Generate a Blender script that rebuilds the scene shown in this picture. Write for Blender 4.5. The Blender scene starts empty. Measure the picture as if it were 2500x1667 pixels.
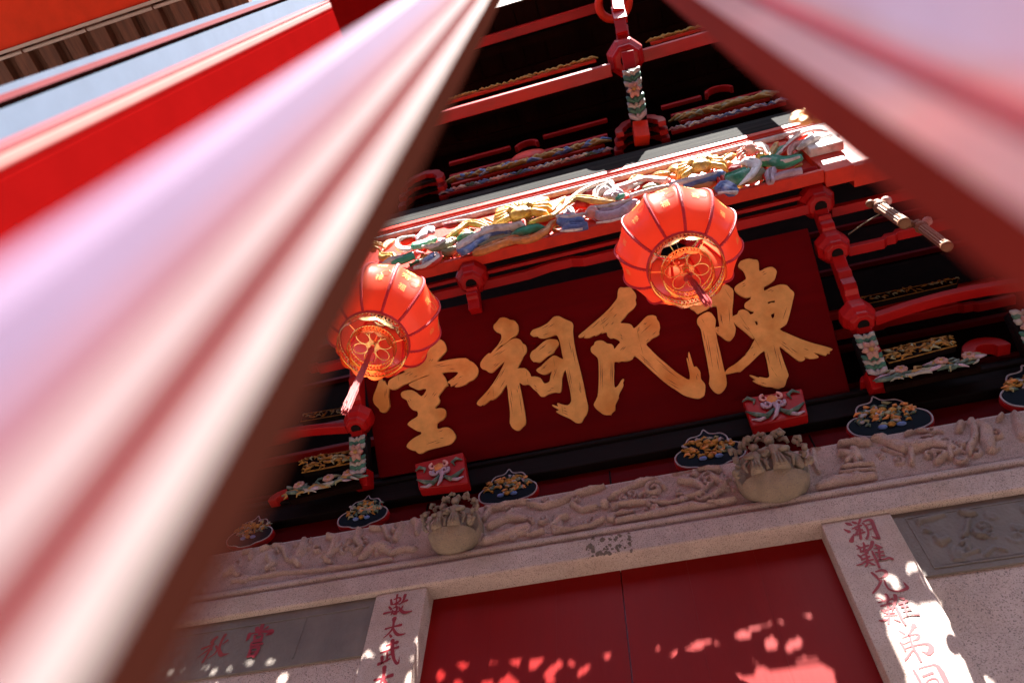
import bpy, bmesh, math, random
from mathutils import Vector, Matrix, noise
random.seed(7)
SC = bpy.context.scene
COL = SC.collection
# ------------------------------------------------------------------ camera
F = 1758.98                      # focal length in photo pixels (photo 2500 wide)
Xw = Vector((0.9612, 0.2105, 0.1776)).normalized()
Zw = Vector((90.0, 1073.0, -1758.98)).normalized()
Xw = (Xw - Zw * Xw.dot(Zw)).normalized()
Yw = Zw.cross(Xw)
RC = Matrix((Xw, Yw, Zw))        # camera -> world, world origin on the ground under the camera
EYE = Vector((0, 0, 1.5))
cam_d = bpy.data.cameras.new('camera'); cam = bpy.data.objects.new('camera', cam_d); COL.objects.link(cam)
cam_d.sensor_width = 36.0; cam_d.lens = 36.0 * F / 2500; cam_d.clip_start = 0.01; cam_d.clip_end = 500
cam.matrix_world = Matrix.Translation(EYE) @ RC.to_4x4()
cam_d.dof.use_dof = True; cam_d.dof.focus_distance = 3.3; cam_d.dof.aperture_fstop = 2.8
SC.camera = cam
# ------------------------------------------------------------------ sky, sun, exposure
SUN_EL = math.radians(62.0); SUN_X = 0.19
w = bpy.data.worlds.new('World'); SC.world = w; w.use_nodes = True
nt = w.node_tree; sky = nt.nodes.new('ShaderNodeTexSky'); sky.sky_type = 'NISHITA'; sky.sun_disc = False
S = Vector((SUN_X, -math.cos(SUN_EL), math.sin(SUN_EL))).normalized()   # towards the sun
sky.sun_elevation = math.asin(S.z); sky.sun_rotation = math.atan2(S.x, S.y)
nt.links.new(sky.outputs[0], nt.nodes['Background'].inputs[0]); nt.nodes['Background'].inputs[1].default_value = 0.075
sl = bpy.data.lights.new('sun', 'SUN'); sun = bpy.data.objects.new('sun', sl); COL.objects.link(sun)
sl.energy = 5.0; sl.angle = math.radians(0.2); sl.color = (1, 0.95, 0.88)
sun.rotation_euler = (-S).to_track_quat('-Z', 'Y').to_euler()
vs = SC.view_settings; vs.view_transform = 'Standard'; vs.look = 'None'; vs.exposure = 2.85; vs.gamma = 1
SC.cycles.use_denoising = True
SC.cycles.max_bounces = 8; SC.cycles.diffuse_bounces = 5; SC.cycles.transparent_max_bounces = 8

# ------------------------------------------------------------------ unprojection (photo pixel + plane -> point of the place)
def ray(px, py): return (RC @ Vector((px - 1250, 833.5 - py, -F))).normalized()
def onY(px, py, y): d = ray(px, py); return EYE + d * (y / d.y)
def onX(px, py, x): d = ray(px, py); return EYE + d * (x / d.x)
def onZ(px, py, z): d = ray(px, py); return EYE + d * ((z - EYE.z) / d.z)
def Q(x0, y0, s, pts): return [(x0 + p[0] / s, y0 + p[1] / s) + tuple(p[2:]) for p in pts]

# ------------------------------------------------------------------ materials
MATS = {}
def mat(name, col, rough=0.5, metal=0.0, coat=0.0, var=0.12, vscale=6.0, bump=0.0, bscale=40.0, stretch=(1, 1, 1), speck=None, transl=None, col2=None, c2amt=0.5, c2scale=4, spec=0.5):
    if name in MATS: return MATS[name]
    m = bpy.data.materials.new(name); m.use_nodes = True; n = m.node_tree; L = n.links
    b = n.nodes['Principled BSDF']; b.inputs['Roughness'].default_value = rough; b.inputs['Metallic'].default_value = metal
    b.inputs['Coat Weight'].default_value = coat; b.inputs['Coat Roughness'].default_value = 0.12
    b.inputs['Specular IOR Level'].default_value = spec
    tc = n.nodes.new('ShaderNodeTexCoord'); mp = n.nodes.new('ShaderNodeMapping'); mp.inputs['Scale'].default_value = stretch
    L.new(tc.outputs['Object'], mp.inputs[0])
    nz = n.nodes.new('ShaderNodeTexNoise'); nz.inputs['Scale'].default_value = vscale; nz.inputs['Detail'].default_value = 8; nz.inputs['Roughness'].default_value = 0.65
    L.new(mp.outputs[0], nz.inputs['Vector'])
    rp = n.nodes.new('ShaderNodeValToRGB'); e = rp.color_ramp.elements
    lo = [c * (1 - var) for c in col]; hi = [min(1, c * (1 + var)) for c in col]
    e[0].position = 0.3; e[1].position = 0.7; e[0].color = (*lo, 1); e[1].color = (*hi, 1)
    L.new(nz.outputs['Fac'], rp.inputs[0]); out = rp.outputs[0]
    if col2:
        n2 = n.nodes.new('ShaderNodeTexNoise'); n2.inputs['Scale'].default_value = c2scale; n2.inputs['Detail'].default_value = 6
        L.new(mp.outputs[0], n2.inputs['Vector'])
        mr = n.nodes.new('ShaderNodeMapRange'); mr.inputs[1].default_value = 0.52; mr.inputs[2].default_value = 0.68; mr.inputs[4].default_value = c2amt
        L.new(n2.outputs['Fac'], mr.inputs[0])
        mx = n.nodes.new('ShaderNodeMix'); mx.data_type = 'RGBA'; L.new(mr.outputs[0], mx.inputs[0]); L.new(out, mx.inputs[6]); mx.inputs[7].default_value = (*col2, 1)
        out = mx.outputs[2]
    if speck:
        for sc_, th, cc in speck:
            v = n.nodes.new('ShaderNodeTexNoise'); v.inputs['Scale'].default_value = sc_; v.inputs['Detail'].default_value = 1
            L.new(tc.outputs['Object'], v.inputs['Vector'])
            mr = n.nodes.new('ShaderNodeMapRange'); mr.inputs[1].default_value = th; mr.inputs[2].default_value = th + 0.05
            L.new(v.outputs['Fac'], mr.inputs[0])
            mx = n.nodes.new('ShaderNodeMix'); mx.data_type = 'RGBA'; L.new(mr.outputs[0], mx.inputs[0]); L.new(out, mx.inputs[6]); mx.inputs[7].default_value = (*cc, 1)
            out = mx.outputs[2]
    L.new(out, b.inputs['Base Color'])
    if bump:
        nb = n.nodes.new('ShaderNodeTexNoise'); nb.inputs['Scale'].default_value = bscale; nb.inputs['Detail'].default_value = 6
        L.new(mp.outputs[0], nb.inputs['Vector'])
        bp = n.nodes.new('ShaderNodeBump'); bp.inputs['Strength'].default_value = bump; bp.inputs['Distance'].default_value = 0.01
        L.new(nb.outputs['Fac'], bp.inputs['Height']); L.new(bp.outputs[0], b.inputs['Normal'])
        rr = n.nodes.new('ShaderNodeMapRange'); rr.inputs[3].default_value = max(0.02, rough - 0.1); rr.inputs[4].default_value = min(1, rough + 0.15)
        L.new(nz.outputs['Fac'], rr.inputs[0]); L.new(rr.outputs[0], b.inputs['Roughness'])
    if transl:
        tr = n.nodes.new('ShaderNodeBsdfTranslucent'); L.new(out, tr.inputs[0])
        ms = n.nodes.new('ShaderNodeMixShader'); ms.inputs[0].default_value = transl
        L.new(b.outputs[0], ms.inputs[1]); L.new(tr.outputs[0], ms.inputs[2]); L.new(ms.outputs[0], n.nodes['Material Output'].inputs[0])
    MATS[name] = m; return m
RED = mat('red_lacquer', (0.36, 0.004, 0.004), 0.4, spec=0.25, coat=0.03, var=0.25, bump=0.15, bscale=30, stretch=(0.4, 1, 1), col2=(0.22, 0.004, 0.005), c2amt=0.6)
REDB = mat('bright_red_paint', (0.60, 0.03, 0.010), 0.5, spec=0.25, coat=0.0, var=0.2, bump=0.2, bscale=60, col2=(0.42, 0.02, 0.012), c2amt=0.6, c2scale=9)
BLACK = mat('black_lacquer', (0.008, 0.004, 0.004), 0.65, spec=0.09, coat=0.0, var=0.5, bump=0.15, bscale=14, stretch=(0.3, 6, 8))
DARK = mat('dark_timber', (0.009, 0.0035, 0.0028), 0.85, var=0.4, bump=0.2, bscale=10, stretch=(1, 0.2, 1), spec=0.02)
BEAMK = mat('weathered_black_beam', (0.028, 0.028, 0.028), 0.85, spec=0.03, var=0.6, vscale=5, bump=0.3, bscale=12, stretch=(0.35, 9, 14), col2=(0.065, 0.062, 0.055), c2amt=0.8, c2scale=3)
STONE_SP = [(260, 0.60, (0.17, 0.13, 0.12)), (330, 0.66, (0.60, 0.52, 0.46)), (150, 0.70, (0.08, 0.065, 0.06))]
STONE = mat("pink_granite", (0.48, 0.375, 0.34), 0.75, var=0.16, vscale=9, bump=0.35, bscale=180, speck=STONE_SP, col2=(0.33, 0.22, 0.14), c2amt=0.6, c2scale=2.0)
STONE_C = mat('carved_pink_granite', (0.40, 0.28, 0.245), 0.8, var=0.2, vscale=12, bump=0.4, bscale=150, speck=STONE_SP[:2])
STONE_Y = mat('yellow_grey_stone', (0.26, 0.20, 0.145), 0.8, var=0.2, vscale=18, bump=0.35, bscale=120, speck=STONE_SP[:1])
SLATE = mat('grey_slate', (0.155, 0.13, 0.115), 0.7, var=0.2, vscale=7, bump=0.4, bscale=90, col2=(0.24, 0.20, 0.17), c2amt=0.5, c2scale=5, stretch=(1, 1, 0.7))
GOLD = mat('gold_leaf', (0.80, 0.42, 0.13), 0.42, metal=0.3, var=0.16, vscale=14, bump=0.15, bscale=30, col2=(0.62, 0.22, 0.035), c2amt=0.7, c2scale=5)
CUT = mat('carved_cut_brown', (0.10, 0.012, 0.006), 0.7)
SEAM = mat('gold_seam', (0.35, 0.17, 0.03), 0.6)
BRASS = mat('brass', (0.85, 0.58, 0.22), 0.22, metal=1.0, var=0.15)
GOLDC = mat('carved_gold', (0.36, 0.17, 0.03), 0.4, metal=0.5, var=0.4, vscale=40, bump=0.5, bscale=90)
BOARD = mat('maroon_board', (0.105, 0.0008, 0.0022), 0.6, spec=0.06, coat=0.0, var=0.12, bump=0.1, bscale=8, stretch=(0.3, 3, 3), col2=(0.08, 0.0006, 0.003), c2amt=0.6, c2scale=1.5)
DOOR = mat('red_door_lacquer', (0.20, 0.0008, 0.0006), 0.5, spec=0.08, coat=0.0, var=0.15, vscale=3, bump=0.12, bscale=50, stretch=(1, 1, 0.12), col2=(0.18, 0.001, 0.001), c2amt=0.6, c2scale=2.2)
INK = mat('red_ink', (0.26, 0.006, 0.016), 0.6, var=0.2, vscale=30)
INKD = mat('faded_red_ink', (0.26, 0.03, 0.03), 0.7, var=0.25, vscale=30)
C_YEL = mat('paint_yellow', (0.60, 0.35, 0.06), 0.5, var=0.3, vscale=20, bump=0.7, bscale=45, col2=(0.20, 0.11, 0.06), c2amt=0.55, c2scale=22)
C_ORA = mat('paint_orange', (0.65, 0.24, 0.06), 0.5, var=0.3, vscale=20, bump=0.7, bscale=45, col2=(0.20, 0.11, 0.06), c2amt=0.55, c2scale=22)
C_BLU = mat('paint_blue', (0.10, 0.17, 0.42), 0.5, var=0.3, vscale=20, bump=0.7, bscale=45, col2=(0.6, 0.66, 0.72), c2amt=0.9, c2scale=12)
C_GRN = mat('paint_green', (0.05, 0.36, 0.22), 0.5, var=0.3, vscale=20, bump=0.7, bscale=45, col2=(0.55, 0.68, 0.58), c2amt=0.7, c2scale=12)
C_WHT = mat('paint_white', (0.74, 0.70, 0.68), 0.5, var=0.15, vscale=20, bump=0.7, bscale=45, col2=(0.20, 0.11, 0.06), c2amt=0.55, c2scale=22)
C_LAV = mat('paint_lavender', (0.46, 0.33, 0.42), 0.5, var=0.25, vscale=20, bump=0.7, bscale=45, col2=(0.20, 0.11, 0.06), c2amt=0.55, c2scale=22)
C_PNK = mat('paint_pink', (0.72, 0.36, 0.33), 0.5, var=0.25, vscale=20, bump=0.7, bscale=45, col2=(0.20, 0.11, 0.06), c2amt=0.55, c2scale=22)
C_LAVR = mat('medallion_rim_paint', (0.34, 0.29, 0.32), 0.5, var=0.2, vscale=30)
C_GRN2 = mat('paint_dull_green', (0.07, 0.12, 0.09), 0.6, var=0.4, vscale=25, col2=(0.30, 0.30, 0.26), c2amt=0.7, c2scale=25)
C_OLV = mat('paint_olive', (0.28, 0.26, 0.14), 0.5, var=0.3, vscale=20, bump=0.7, bscale=45)
D_BLU = mat('dark_blue_ground', (0.004, 0.008, 0.014), 0.7, spec=0.08, var=0.4)
SHADE = mat('lantern_red_cloth', (0.93, 0.155, 0.07), 0.33, coat=0.2, var=0.06, vscale=4, transl=0.6)
RIBM = mat('lantern_rib_cord', (0.50, 0.008, 0.02), 0.6, var=0.2, vscale=60)
PRINT = mat('gold_print', (0.95, 0.55, 0.14), 0.35, metal=0.2, var=0.15)
TASS = mat('red_tassel_thread', (0.55, 0.03, 0.03), 0.6, var=0.3, vscale=60)
TIMBER = mat('brown_timber', (0.17, 0.07, 0.04), 0.65, var=0.45, vscale=5, bump=0.4, bscale=16, stretch=(6, 0.5, 6), col2=(0.09, 0.035, 0.02), c2amt=0.7)
CREAM = mat('cream_conduit', (0.62, 0.52, 0.46), 0.45, var=0.08)
PALEB = mat('pale_blue_paint', (0.15, 0.20, 0.29), 0.75, spec=0.12, var=0.07, vscale=14)
PINK_SHEEN = mat('pink_sky_sheen', (0.27, 0.14, 0.185), 0.75, spec=0.12, var=0.07, vscale=14)  # sky sheen of the red near post, put into the colour
PALE_SHEEN = mat('pale_pink_sheen', (0.38, 0.29, 0.30), 0.75, spec=0.12, var=0.07, vscale=14)  # bright sheen on the red lacquer, held in the base colour
LAV_SHEEN = mat('lavender_sky_sheen', (0.235, 0.165, 0.265), 0.75, spec=0.12, var=0.07, vscale=14)  # lavender sky reflection painted onto the red near post
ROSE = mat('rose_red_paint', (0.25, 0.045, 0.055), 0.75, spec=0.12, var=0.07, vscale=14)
OX_SHADE = mat('oxblood_and_shade', (0.034, 0.009, 0.006), 0.9, spec=0.0, var=0.07, vscale=14)  # paints the near post's shaded face; also the edge board's dark line
REDP = mat('post_red_paint', (0.20, 0.0035, 0.0035), 0.8, spec=0.0, var=0.07, vscale=14)
PAVE = mat('brown_paving', (0.13, 0.10, 0.085), 0.8, var=0.15, vscale=2, bump=0.3, bscale=20)
COURT = mat('court_brick', (0.22, 0.07, 0.05), 0.8, var=0.3, bump=0.3)
RPINK_SHEEN = mat('light_pink_sky_sheen', (0.95, 0.62, 0.66), 0.3, coat=0.4)  # right post's sky reflection, painted as light pink
GREY = mat('charcoal_tiles', (0.06, 0.055, 0.05), 0.8, var=0.3)

DOOR.node_tree.nodes['Principled BSDF'].inputs['Coat Weight'].default_value = 0.16; DOOR.node_tree.nodes['Principled BSDF'].inputs['Coat Roughness'].default_value = 0.42
# ------------------------------------------------------------------ object helpers
def put(name, me, parent=None, label=None, cat=None, group=None, kind=None, smooth=False):
    o = bpy.data.objects.new(name, me); COL.objects.link(o)
    if parent is not None: o.parent = parent
    if label: o['label'] = label
    if cat: o['category'] = cat
    if group: o['group'] = group
    if kind: o['kind'] = kind
    if smooth:
        for p in me.polygons: p.use_smooth = True
    return o
def thing(name, label, cat, group=None, loc=(0, 0, 0)):
    o = bpy.data.objects.new(name, None); COL.objects.link(o); o.empty_display_size = 0.1
    o['label'] = label; o['category'] = cat
    if group: o['group'] = group
    o.location = loc
    return o
def local(o_parent, v): return Vector(v) - Vector(o_parent.location) if o_parent is not None else Vector(v)
class MB:
    """collects shapes and links them as one mesh; verts are given in place coordinates"""
    def __init__(s): s.v = []; s.f = []; s.m = []; s.mats = []
    def mi(s, m):
        if m not in s.mats: s.mats.append(m)
        return s.mats.index(m)
    def add(s, vs, fs, m):
        o = len(s.v); s.v += [Vector(v) for v in vs]; k = s.mi(m)
        for f in fs: s.f.append([i + o for i in f]); s.m.append(k)
    def box(s, x0, x1, y0, y1, z0, z1, m):
        vs = [(x, y, z) for x in (x0, x1) for y in (y0, y1) for z in (z0, z1)]
        s.add(vs, [(0, 1, 3, 2), (4, 6, 7, 5), (0, 4, 5, 1), (2, 3, 7, 6), (0, 2, 6, 4), (1, 5, 7, 3)], m)
    def bar(s, a, b, wd, ht, m, up=(0, 0, 1)):
        a = Vector(a); b = Vector(b); d = (b - a).normalized(); u = Vector(up); r = d.cross(u).normalized(); u = r.cross(d)
        vs = [p + r * (i * wd / 2) + u * (j * ht / 2) for p in (a, b) for i, j in ((-1, -1), (1, -1), (1, 1), (-1, 1))]
        s.add(vs, [(0, 1, 2, 3), (7, 6, 5, 4), (0, 4, 5, 1), (1, 5, 6, 2), (2, 6, 7, 3), (3, 7, 4, 0)], m)
    def prism(s, pts, dv, m):
        """polygon (3D points) swept along dv"""
        n = len(pts); pts = [Vector(p) for p in pts]; dv = Vector(dv)
        s.add(pts + [p + dv for p in pts], [tuple(range(n)), tuple(range(2 * n - 1, n - 1, -1))] + [(i, i + n, (i + 1) % n + n, (i + 1) % n) for i in range(n)], m)
    def tube(s, pts, rad, m, n=8, flat=1.0, nrm=None, closed=False):
        pts = [Vector(p) for p in pts]; k = len(pts)
        if not isinstance(rad, (list, tuple)): rad = [rad] * k
        rings = []
        prev = None
        for i in range(k):
            if closed: d = pts[(i + 1) % k] - pts[i - 1]
            else: d = pts[min(i + 1, k - 1)] - pts[max(i - 1, 0)]
            if d.length < 1e-9: d = Vector((1, 0, 0))
            d.normalize()
            if nrm is not None: a = Vector(nrm)
            else: a = prev if prev is not None else (Vector((0, 0, 1)) if abs(d.z) < 0.9 else Vector((1, 0, 0)))
            r = d.cross(a)
            if r.length < 1e-6: r = d.cross(Vector((0.3, 0.9, 0.1)))
            r.normalize(); u = r.cross(d); prev = u
            rings.append([pts[i] + (r * math.cos(t) + u * math.sin(t) * flat) * rad[i] for t in [2 * math.pi * j / n for j in range(n)]])
        vs = [v for rr in rings for v in rr]; fs = []
        for i in range(k if closed else k - 1):
            a, b = i * n, ((i + 1) % k) * n
            for j in range(n): fs.append((a + j, a + (j + 1) % n, b + (j + 1) % n, b + j))
        if not closed: fs += [tuple(range(n - 1, -1, -1)), tuple(range((k - 1) * n, k * n))]
        s.add(vs, fs, m)
    def ball(s, c, r, m, n=10, k=6):
        c = Vector(c); r = Vector(r) if isinstance(r, (tuple, list, Vector)) else Vector((r, r, r)); vs = [c + Vector((0, 0, r.z))]; fs = []
        for i in range(1, k):
            t = math.pi * i / k
            for j in range(n):
                p = 2 * math.pi * j / n; vs.append(c + Vector((r.x * math.sin(t) * math.cos(p), r.y * math.sin(t) * math.sin(p), r.z * math.cos(t))))
        vs.append(c - Vector((0, 0, r.z)))
        for j in range(n): fs.append((0, 1 + j, 1 + (j + 1) % n))
        for i in range(k - 2):
            for j in range(n): a = 1 + i * n; fs.append((a + j, a + n + j, a + n + (j + 1) % n, a + (j + 1) % n))
        a = 1 + (k - 2) * n
        for j in range(n): fs.append((a + j, len(vs) - 1, a + (j + 1) % n))
        s.add(vs, fs, m)
    def lathe(s, c, prof, m, n=16, ax=Vector((0, 0, 1)), rot=0.0):
        """prof: (radius, height along ax)"""
        c = Vector(c); ax = Vector(ax).normalized(); r = ax.orthogonal().normalized(); u = ax.cross(r); vs = []; fs = []
        for (R, h) in prof:
            for j in range(n):
                t = 2 * math.pi * j / n + rot; vs.append(c + ax * h + (r * math.cos(t) + u * math.sin(t)) * R)
        for i in range(len(prof) - 1):
            for j in range(n): fs.append((i * n + j, i * n + (j + 1) % n, (i + 1) * n + (j + 1) % n, (i + 1) * n + j))
        fs += [tuple(range(n - 1, -1, -1)), tuple(range((len(prof) - 1) * n, len(prof) * n))]
        s.add(vs, fs, m)
    def build(s, name, parent=None, bevel=0.0, smooth=False, **kw):
        me = bpy.data.meshes.new(name); off = Vector(parent.location) if parent is not None and parent.type == 'EMPTY' else (Vector(parent['org']) if parent is not None and 'org' in parent else Vector((0, 0, 0)))
        me.from_pydata([tuple(v - off) for v in s.v], [], s.f)
        for m in s.mats: me.materials.append(m)
        me.polygons.foreach_set('material_index', s.m); me.validate(); me.update()
        bm = bmesh.new(); bm.from_mesh(me); bmesh.ops.recalc_face_normals(bm, faces=bm.faces); bm.to_mesh(me); bm.free()
        o = put(name, me, parent, smooth=smooth, **kw)
        if bevel:
            b = o.modifiers.new('bevel', 'BEVEL'); b.width = bevel; b.segments = 2; b.limit_method = 'ANGLE'; b.angle_limit = math.radians(35)
        return o
def org(o, root):            # parts of a part use the same origin as their root thing
    o['org'] = tuple(root.location); return o
def catmull(pts, k=3, closed=True):
    n = len(pts); out = []
    for i in range(n if closed else n - 1):
        p0 = pts[i - 1] if closed or i > 0 else pts[i]; p1 = pts[i]; p2 = pts[(i + 1) % n]; p3 = pts[(i + 2) % n] if closed or i + 2 < n else p2
        for j in range(k):
            t = j / k
            out.append(tuple(0.5 * ((2 * b) + (-a + c) * t + (2 * a - 5 * b + 4 * c - d) * t * t + (-a + 3 * b - 3 * c + d) * t ** 3) for a, b, c, d in zip(p0, p1, p2, p3)))
    if not closed: out.append(tuple(pts[-1]))
    return out
def plate(name, rings, frame, thick, m, parent=None, bevel=0.0015, smoothk=2, **kw):
    """rings: list of outlines (u,v), first outer, others holes; frame: Matrix placing u,v,normal; extruded both ways about the frame"""
    cu = bpy.data.curves.new(name, 'CURVE'); cu.dimensions = '2D'; cu.fill_mode = 'BOTH'; cu.extrude = thick / 2 - bevel; cu.bevel_depth = bevel; cu.bevel_resolution = 1
    cu.offset = -bevel
    for k, rg in enumerate(rings):
        if smoothk > 1 and len(rg) > 6: rg = catmull(rg, smoothk)
        sp = cu.splines.new('POLY'); sp.points.add(len(rg) - 1); sp.use_cyclic_u = True
        for i, p in enumerate(rg): sp.points[i].co = (p[0], p[1], 0, 1)
    o = bpy.data.objects.new(name, cu); COL.objects.link(o)
    me = bpy.data.meshes.new_from_object(o.evaluated_get(bpy.context.evaluated_depsgraph_get())); bpy.data.objects.remove(o); bpy.data.curves.remove(cu)
    off = Vector(parent.location) if parent is not None and parent.type == 'EMPTY' else (Vector(parent['org']) if parent is not None and 'org' in parent else Vector((0, 0, 0)))
    me.transform(Matrix.Translation(-off) @ frame); me.materials.clear(); me.materials.append(m)
    return put(name, me, parent, **kw)
def plate2(name, outer, holes, frame, thick, m, parent=None, **kw):
    from mathutils.geometry import tessellate_polygon
    rings = [[Vector((p[0], p[1], 0)) for p in r] for r in [outer] + holes]; flat_ = [p for r in rings for p in r]; tri = tessellate_polygon(rings); n = len(flat_)
    vs = [Vector((p.x, p.y, thick / 2)) for p in flat_] + [Vector((p.x, p.y, -thick / 2)) for p in flat_]; fs = [tuple(t) for t in tri] + [tuple(i + n for i in t[::-1]) for t in tri]; o = 0
    for r in rings:
        k = len(r); fs += [(o + i, o + (i + 1) % k, o + (i + 1) % k + n, o + i + n) for i in range(k)]; o += k
    mb = MB(); mb.add([frame @ v for v in vs], fs, m); return mb.build(name, parent, **kw)
def facing(y, x=0, z=0):       # a frame standing upright in the plane y: u -> x, v -> z, normal -> -y
    return Matrix(((1, 0, 0, x), (0, 0, -1, y), (0, 1, 0, z), (0, 0, 0, 1)))
def uvY(pts, y): return [(onY(p[0], p[1], y).x, onY(p[0], p[1], y).z) for p in pts]

# ================================================================== SETTING
mb = MB(); mb.box(-30, 30, -30, 12, -0.3, 0, PAVE); mb.build('ground', kind='structure')
for (x0, x1, y0, y1, h, lab) in ((-9, 9, -4.9, -4.6, 8.0, 'dark red front wall of the hall across the court, behind the camera'), (-6.2, -6.0, -4.1, 0.8, 5.2, 'dark brick side wall closing the court on the left, out of view'), (6.0, 6.2, -4.1, 0.8, 5.2, 'dark brick side wall closing the court on the right, out of view')):
    mb = MB(); mb.box(x0, x1, y0, y1, 0, h, COURT); mb.box(x0 - .3, x1 + .3, y0 - .3, y1 + .05, h + .001, h + .15, GREY); mb.build('court_wall', label=lab, cat='wall', group='walls round the court')

# ------------------------------------------------------------------ stone doorway
Z0 = 1.5
ZS = Z0 + 1.995                   # underside of the lintel
DW = thing('stone_doorway', 'pink granite doorway with a carved lintel and red inscriptions around the red doors', 'doorway', loc=(-0.29, 2.2, 0))
mb = MB()
prof = [(2.46, ZS), (2.46, Z0 + 2.43), (2.225, Z0 + 2.43), (2.215, Z0 + 2.42), (2.215, Z0 + 2.165), (2.196, Z0 + 2.15), (2.192, Z0 + 2.135), (2.196, Z0 + 2.125), (2.206, Z0 + 2.12), (2.206, Z0 + 2.105), (2.192, Z0 + 2.10), (2.186, Z0 + 2.09), (2.186, ZS + 0.006), (2.192, ZS)]
mb.prism([(-3.7, y, z) for y, z in prof], (6.1, 0, 0), STONE)
LINT = org(mb.build('lintel', DW, bevel=0.003), DW)
# carved relief on the lintel: strokes drawn as capsules on a height field
def cap(p, a, b, ra, rb):
    ab = (b[0] - a[0], b[1] - a[1]); t = max(0, min(1, ((p[0] - a[0]) * ab[0] + (p[1] - a[1]) * ab[1]) / max(1e-9, ab[0] ** 2 + ab[1] ** 2)))
    d = math.hypot(p[0] - a[0] - ab[0] * t, p[1] - a[1] - ab[1] * t); r = ra + (rb - ra) * t
    return max(0.0, 1 - (d / r) ** 2)
def relief(name, x0, x1, z0, z1, y, strokes, step, amp, m, parent, ripple=0.25):
    nx = int((x1 - x0) / step); nz_ = int((z1 - z0) / step); H = [[0.0] * (nz_ + 1) for _ in range(nx + 1)]
    for (pts, k) in strokes:
        for a, b in zip(pts[:-1], pts[1:]):
            r = max(a[2], b[2]); xa, xb = min(a[0], b[0]) - r, max(a[0], b[0]) + r; za, zb = min(a[1], b[1]) - r, max(a[1], b[1]) + r
            for i in range(max(0, int((xa - x0) / step)), min(nx, int((xb - x0) / step) + 1) + 1):
                for j in range(max(0, int((za - z0) / step)), min(nz_, int((zb - z0) / step) + 1) + 1):
                    c = cap((x0 + i * step, z0 + j * step), a, b, a[2], b[2])
                    if c > 0: H[i][j] = max(H[i][j], k * math.sqrt(c))
    mb = MB(); vs = []; fs = []
    for i in range(nx + 1):
        for j in range(nz_ + 1):
            x = x0 + i * step; z = z0 + j * step; h = H[i][j]
            q = noise.fractal(Vector((x * 28, z * 28, 3.1)), 0.9, 2.1, 4); q2 = abs(noise.noise(Vector((x * 60 + q, z * 60, 7.7))))
            edge = min(1, i / 2, (nx - i) / 2, j / 2, (nz_ - j) / 2)
            hh = (h * (1 + ripple * q * 0.7 - ripple * q2) + 0.06 * (q + 0.5)) * edge
            vs.append((x, y - amp * max(0, hh) - 0.001, z))
    for i in range(nx):
        for j in range(nz_): a = i * (nz_ + 1) + j; fs.append((a, a + nz_ + 1, a + nz_ + 2, a + 1))
    mb.add(vs, fs, m)
    o = mb.build(name, parent, smooth=True); return o
def S2(x0, y0, s, y, pts, k=1.0, rs=1.0):      # stroke in zoom pixels (x, y, radius) -> metres on the plane y
    out = []
    for p in Q(x0, y0, s, pts):
        a = onY(p[0], p[1], y); out.append((a.x, a.z, p[2] / s * 0.00165 * rs))
    return (out, k)
def spiral(cx, cz, r, turns=1.3, w=0.012, k=1.0, ph=0.0, sgn=1):
    n = 14; return ([(cx + r * (1 - t / n * 0.8) * math.cos(ph + sgn * turns * 2 * math.pi * t / n), cz + r * (1 - t / n * 0.8) * math.sin(ph + sgn * turns * 2 * math.pi * t / n), w) for t in range(n + 1)], k)
yl = 2.213
st = []
# middle panel (two dragons and a pearl); zoom 1100,1000 s=3.36
z5 = lambda pts, k=1.0: st.append(S2(1100, 1000, 3.36, yl, pts, k))
z5([(300, 820, 30), (420, 800, 45), (520, 760, 35), (640, 760, 20)]); z5([(330, 960, 40), (480, 880, 50), (600, 900, 40)]); z5([(280, 900, 25), (330, 820, 30)])
z5([(300, 1080, 45), (420, 1040, 55), (560, 1000, 60), (620, 970, 45)]); z5([(680, 1030, 14), (760, 1000, 20)]); z5([(640, 780, 16), (760, 800, 30), (900, 760, 30), (1050, 690, 35), (1200, 650, 25)])
z5([(850, 960, 28), (900, 900, 34), (960, 880, 20)], 1.1); z5([(860, 980, 24), (1000, 1000, 26), (1150, 960, 22), (1260, 900, 20)]); z5([(1000, 780, 22), (1080, 830, 26), (1200, 800, 18)])
z5([(1265, 785, 38), (1270, 785, 38)], 1.5); z5([(1340, 870, 24), (1420, 850, 28), (1500, 850, 20)], 0.9); z5([(1300, 740, 18), (1450, 650, 34), (1560, 600, 38), (1700, 580, 30), (1740, 620, 20)])
st.append(spiral(onY(1597, 1197, yl).x, onY(1597, 1197, yl).z, 0.045, 1.4, 0.012, 1.0)); z5([(1330, 800, 14), (1500, 770, 18), (1650, 760, 26), (1800, 780, 20), (1920, 740, 16)])
z5([(1840, 520, 30), (1950, 490, 36), (2080, 480, 38), (2200, 500, 34)]); z5([(1880, 590, 26), (2000, 600, 30), (2080, 660, 30), (2060, 700, 20), (1930, 730, 18)]); z5([(2150, 560, 30), (2250, 620, 34), (2180, 700, 30), (2080, 740, 24)])
z5([(2120, 780, 20), (2260, 760, 24), (2330, 740, 20)]); z5([(1380, 920, 30), (1600, 880, 40), (1800, 830, 44), (1980, 790, 40), (2200, 820, 36)], 0.9); z5([(1150, 600, 10), (1260, 640, 14), (1100, 690, 12)])
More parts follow.
